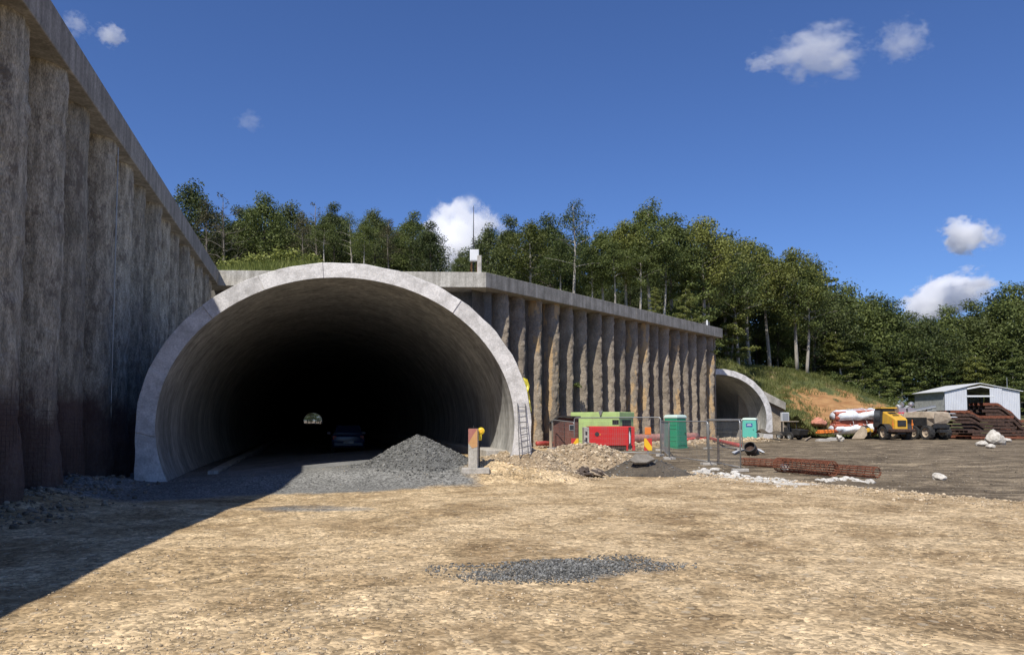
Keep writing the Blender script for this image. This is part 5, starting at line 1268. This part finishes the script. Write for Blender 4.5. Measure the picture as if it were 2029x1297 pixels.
# netting bundle, cabinet, buggy, rags
p = at(1621, 826, 84); mb = MB(); mb.rock((0, 0, .55), (.85, .7, .55), 4, 1, 3, rough=.28); o = mb.build('netting_roll', m_net, loc=(p[0], p[1], float(hill(np.array(p[0]), np.array(p[1])))-.05)); tag(o, 'crumpled roll of orange netting at the foot of the grassy slope', 'netting')
p = at(1555, 840, 77.5); T = thing('electrical_cabinet', 'pale grey cabinet on legs right of the farther tunnel ring', 'cabinet', (p[0], p[1], gzf(p[0], p[1])))
zc = at(1555, 826, 77.5)[2]-gzf(p[0], p[1])
mb = MB(); mb.box((0, 0, zc), (.75, .45, .95)); mb.build('case', m_white, T, bevel=.02)
mb = MB(); mb.box((0, -.232, zc), (.64, .015, .83)); mb.build('door', m_galv, T)
for s_ in (-1, 1):
    mb = MB(); mb.box((s_*.3, 0, (zc-.48)/2), (.06, .3, zc-.46)); mb.build('leg', m_dark, T)
p = at(1573, 858, 74); T = thing('site_dumper', 'small dark site dumper with tan roof beside the pale cabinet', 'dumper', (p[0], p[1], gzf(p[0], p[1])), .5)
mb = MB(); mb.box((0, .6, .55), (1.2, 2.2, .4)); mb.build('chassis', m_dark, T, bevel=.05)
for sx in (-1, 1):
    for y in (-.1, 1.2): wheel(T, (sx*.62, y, .36), .36, .28)
    for y in (.1, 1.0): mb = MB(); mb.tube([(sx*.5, y, .7), (sx*.48, y, 1.72)], .035, 6); mb.build('cab_post', m_dark, T)
mb = MB(); mb.box((0, .55, 1.76), (1.25, 1.3, .08)); mb.build('roof', m_mudbeige, T, bevel=.03)
mb = MB(); mb.box((0, .75, .95), (.6, .5, .5)); mb.build('seat', m_rubber, T, bevel=.05)
mb = MB(); mb.prism([(-1.3, .95), (-1.1, .45), (-.3, .45), (-.2, 1.05)], (0, 1, 0), (0, 0, 1), (-.6, 0, 0), (1.2, 0, 0)); mb.build('skip', m_dark, T, bevel=.03)
def junk(name, label, cat, px, py, z, sz, rz, mat, kind='box', seed=0):
    p = gp(px, py, z); mb = MB()
    if kind == 'box': mb.prism([(-.5, 0), (-.46, .7), (-.1, 1), (.44, .9), (.5, .05)], (sz[0], 0, 0), (0, 0, sz[2]), (0, -sz[1]/2, 0), (0, sz[1], 0))
    else: mb.rock((0, 0, sz[2]*.4), (sz[0]/2, sz[1]/2, sz[2]/2), seed, 1, 3, rough=.45)
    o = mb.build(name, mat, loc=(p[0], p[1], gzf(p[0], p[1])-.02), bevel=.02 if kind == 'box' else 0); o.rotation_euler = (0, 0, rz); tag(o, label, cat)
junk('plastic_sheeting', 'pink red crumpled plastic sheeting right of the farther tunnel ring', 'sheeting', 1549, 856, 0, (1.1, .8, .9), .2, m_pinkred, 'rock', 3)
junk('plastic_sheeting', 'white crumpled sheeting in front of the site dumper', 'sheeting', 1566, 864, 0, (1.0, .7, .6), .1, m_white, 'rock', 8)
junk('concrete_slab', 'pale slab lying flat on the yard below the orange tubes', 'slab', 1630, 870, 0, (1.1, .7, .28), .1, m_conc)
junk('concrete_slab', 'pale slab next to the round pale boulder below the pipe bundles', 'slab', 1650, 869, 0, (1.0, .7, .32), -.1, m_conc)
junk('limestone_block', 'round pale boulder at the end of the slabs below the pipe bundles', 'stone', 1664, 871, 0, (.7, .6, .65), .1, m_stone, 'rock', 12)
junk('limestone_block', 'pale chunk beside the netting roll', 'stone', 1602, 838, .3, (.8, .6, .45), .1, m_stone, 'rock', 14)
a, b = gp(1596, 873, -.1), gp(1612, 863, -.1); mb = MB(); e = b-a; mb.obox(e/2+np.array([0, 0, .09]), e/2, np.array([.08, 0, 0]), (0, 0, .035)); o = mb.build('plank', m_wood, loc=a); tag(o, 'single timber plank lying askew on the yard left of the slabs', 'plank')
mb = MB(); a, b = at(1503, 857, 72), at(1545, 862, 70); P = []
for t in np.linspace(0, 1, 14): P.append([a+(b-a)*t+np.array([0, .9*(j-1), (.28-.25*abs(j-1))*(1+.5*math.sin(t*9))]) for j in (0, .5, 1, 1.5, 2)])
mb.grid(np.array(P)); o = mb.build('soil_ridge', m_rootdirt); tag(o, 'low brown ridge of soil in front of the farther tunnel ring', 'soil heap')

# steel arch stacks
def stack(lbl, pa, pb, Yd, zs, dips, group, drop):
    T0 = at(pa, 862, Yd); T = thing('steel_stack', lbl, 'steel stack', (T0[0], T0[1], gzf(T0[0], T0[1])), 0, group)
    xs_ = np.linspace(0, 1, 40)
    for k, z in enumerate(zs):
        W = (pb-pa)*Yd/F; off = .25*math.sin(k*2.2); pts = []
        for t in xs_:
            d_ = sum(dd*sst(c-.10, c+.10, np.array(t+.018*k)) for c, dd in dips)
            pts.append((t*W+off, z-float(d_)*drop))
        mb = MB(); hh = (zs[1]-zs[0])*.36
        for yy in range(3):
            P = [[np.array([x, yy*.9+.2*math.sin(k+yy), zz+s_*hh]) for s_, y2 in ((-1, 0), (1, 0), (1, .7), (-1, .7)) for _ in (0,)] for x, zz in pts]
            P = [[q+np.array([0, y2, 0]) for q, y2 in zip(row, (0, 0, .7, .7))] for row in P]
            mb.grid(np.array(P), closed=True)
        mb.build('arch_bundle', m_rustdk if k % 7 else m_rust, T)
stack('lower stack of dark rusty steel arches directly behind the muddy truck', 1884, 2010, 77, [.25+.36*k for k in range(8)], [(.50, 1.0)], 'stacks of rusty steel arches', .55)
stack('higher stack of dark rusty steel arches at the right edge, curving down', 1950, 2075, 80, [1.1+.36*k for k in range(8)], [(.44, 1.0), (.62, 1.4)], 'stacks of rusty steel arches', .75)
stack('front layer of reddish steel arches along the ground at the right edge', 1925, 2070, 74, [.2+.3*k for k in range(3)], [(.9, .2)], 'stacks of rusty steel arches', .2)

# white shed
def sp(px, Yd): return at(px, 832, Yd)
FLc = sp(1873, 95); T = thing('storage_shed', 'white corrugated storage shed with open middle bay behind the steel stacks', 'shed', (FLc[0], FLc[1], 0), -.08)
W_, Ls, ze, zr = 9.05, 8.4, 5.36, 6.34; xm = W_*.465
def corr(mb, x0, x1, y, z0, zt, m=0):
    xs_ = np.arange(x0, x1+.01, .10); P = []
    for i, x in enumerate(xs_): P.append([(x, y+(.022 if i % 2 else -.022), z0), (x, y+(.022 if i % 2 else -.022), zt(x))])
    mb.grid(np.array(P), m)
top = lambda x: ze+(zr-ze)*(1-abs(x-xm)/(xm if x < xm else W_-xm))-.06
mb = MB(); corr(mb, 0, 2.7, 0, 0, top); mb.build('front_panel', m_bluewhite, T)
mb = MB(); corr(mb, 5.9, W_, 0, 0, top); mb.build('front_panel', m_bluewhite, T)
mb = MB(); corr(mb, 5.35, 6.9, -.12, .2, lambda x: 5.75); mb.build('sliding_door', m_bluewhite, T)
mb = MB(); P = [[(0.02+(.02 if i % 2 else -.02), y, 0), (0.02+(.02 if i % 2 else -.02), y, ze-.05)] for i, y in enumerate(np.arange(0.05, Ls, .12))]; mb.grid(np.array(P)); mb.build('side_wall', m_shedside, T)
mb = MB(); P = [[(W_+(.02 if i % 2 else -.02), y, 0), (W_+(.02 if i % 2 else -.02), y, ze-.05)] for i, y in enumerate(np.arange(0.05, Ls, .12))]; mb.grid(np.array(P)); mb.build('side_wall', m_shedside, T)
mb = MB(); corr(mb, 0, W_, Ls, 0, top); mb.build('back_wall', m_shedside, T)
mb = MB(); 
for (xa, za, xb, zb) in ((-.25, ze-.06, xm, zr), (xm, zr, W_+.25, ze-.06)):
    vs = [(xa, -.25, za), (xb, -.25, zb), (xb, Ls+.2, zb), (xa, Ls+.2, za)]; vs += [(x, y, z+.07) for x, y, z in vs]
    mb.add(vs, [(3, 2, 1, 0), (4, 5, 6, 7), (0, 1, 5, 4), (1, 2, 6, 5), (2, 3, 7, 6), (3, 0, 4, 7)])
mb.build('roof', m_white, T)
mb = MB(); mb.box((4.3, -.06, 4.75), (3.3, .14, .2)); mb.obox(((2.7+xm)/2, -.06, 5.82), ((xm-2.7)/2, 0, .14), (0, .06, 0), (0, 0, .09)); mb.obox(((5.9+xm)/2, -.06, 5.84), ((5.9-xm)/2, 0, -.15), (0, .06, 0), (0, 0, .09)); mb.build('gable_beam', m_white, T)
p = at(1996, 780, 100); mb = MB(); mb.tube([(0, 0, 0), (0, 0, 4.0), (0, 0, 7.4)], [.06, .05, .03], 7); mb.box((0, 0, .05), (.4, .4, .12)); o = mb.build('light_pole', m_galv, loc=(p[0], p[1], 0)); tag(o, 'thin metal pole rising behind the right half of the white shed', 'pole')
#</ITEMS>
# ------------------------------------------------------------------ camera
cam = bpy.data.cameras.new('camera'); co = bpy.data.objects.new('camera', cam); COL.objects.link(co)
co.location = (0, 0, CAMZ); co.rotation_euler = (pi/2+TH, 0, 0)
cam.sensor_fit = 'HORIZONTAL'; cam.sensor_width = 36; cam.lens = F/2029*36; cam.shift_y = (CY-648.5)/2029; cam.clip_end = 9000; cam.clip_start = .1
S.camera = co
S.view_settings.view_transform = 'Standard'; S.view_settings.look = 'None'; S.view_settings.gamma = 1; S.view_settings.exposure = .0
S.cycles.volume_bounces = 24; S.cycles.max_bounces = 24; S.cycles.diffuse_bounces = 4; S.cycles.volume_max_steps = 64
S.cycles.use_denoising = True
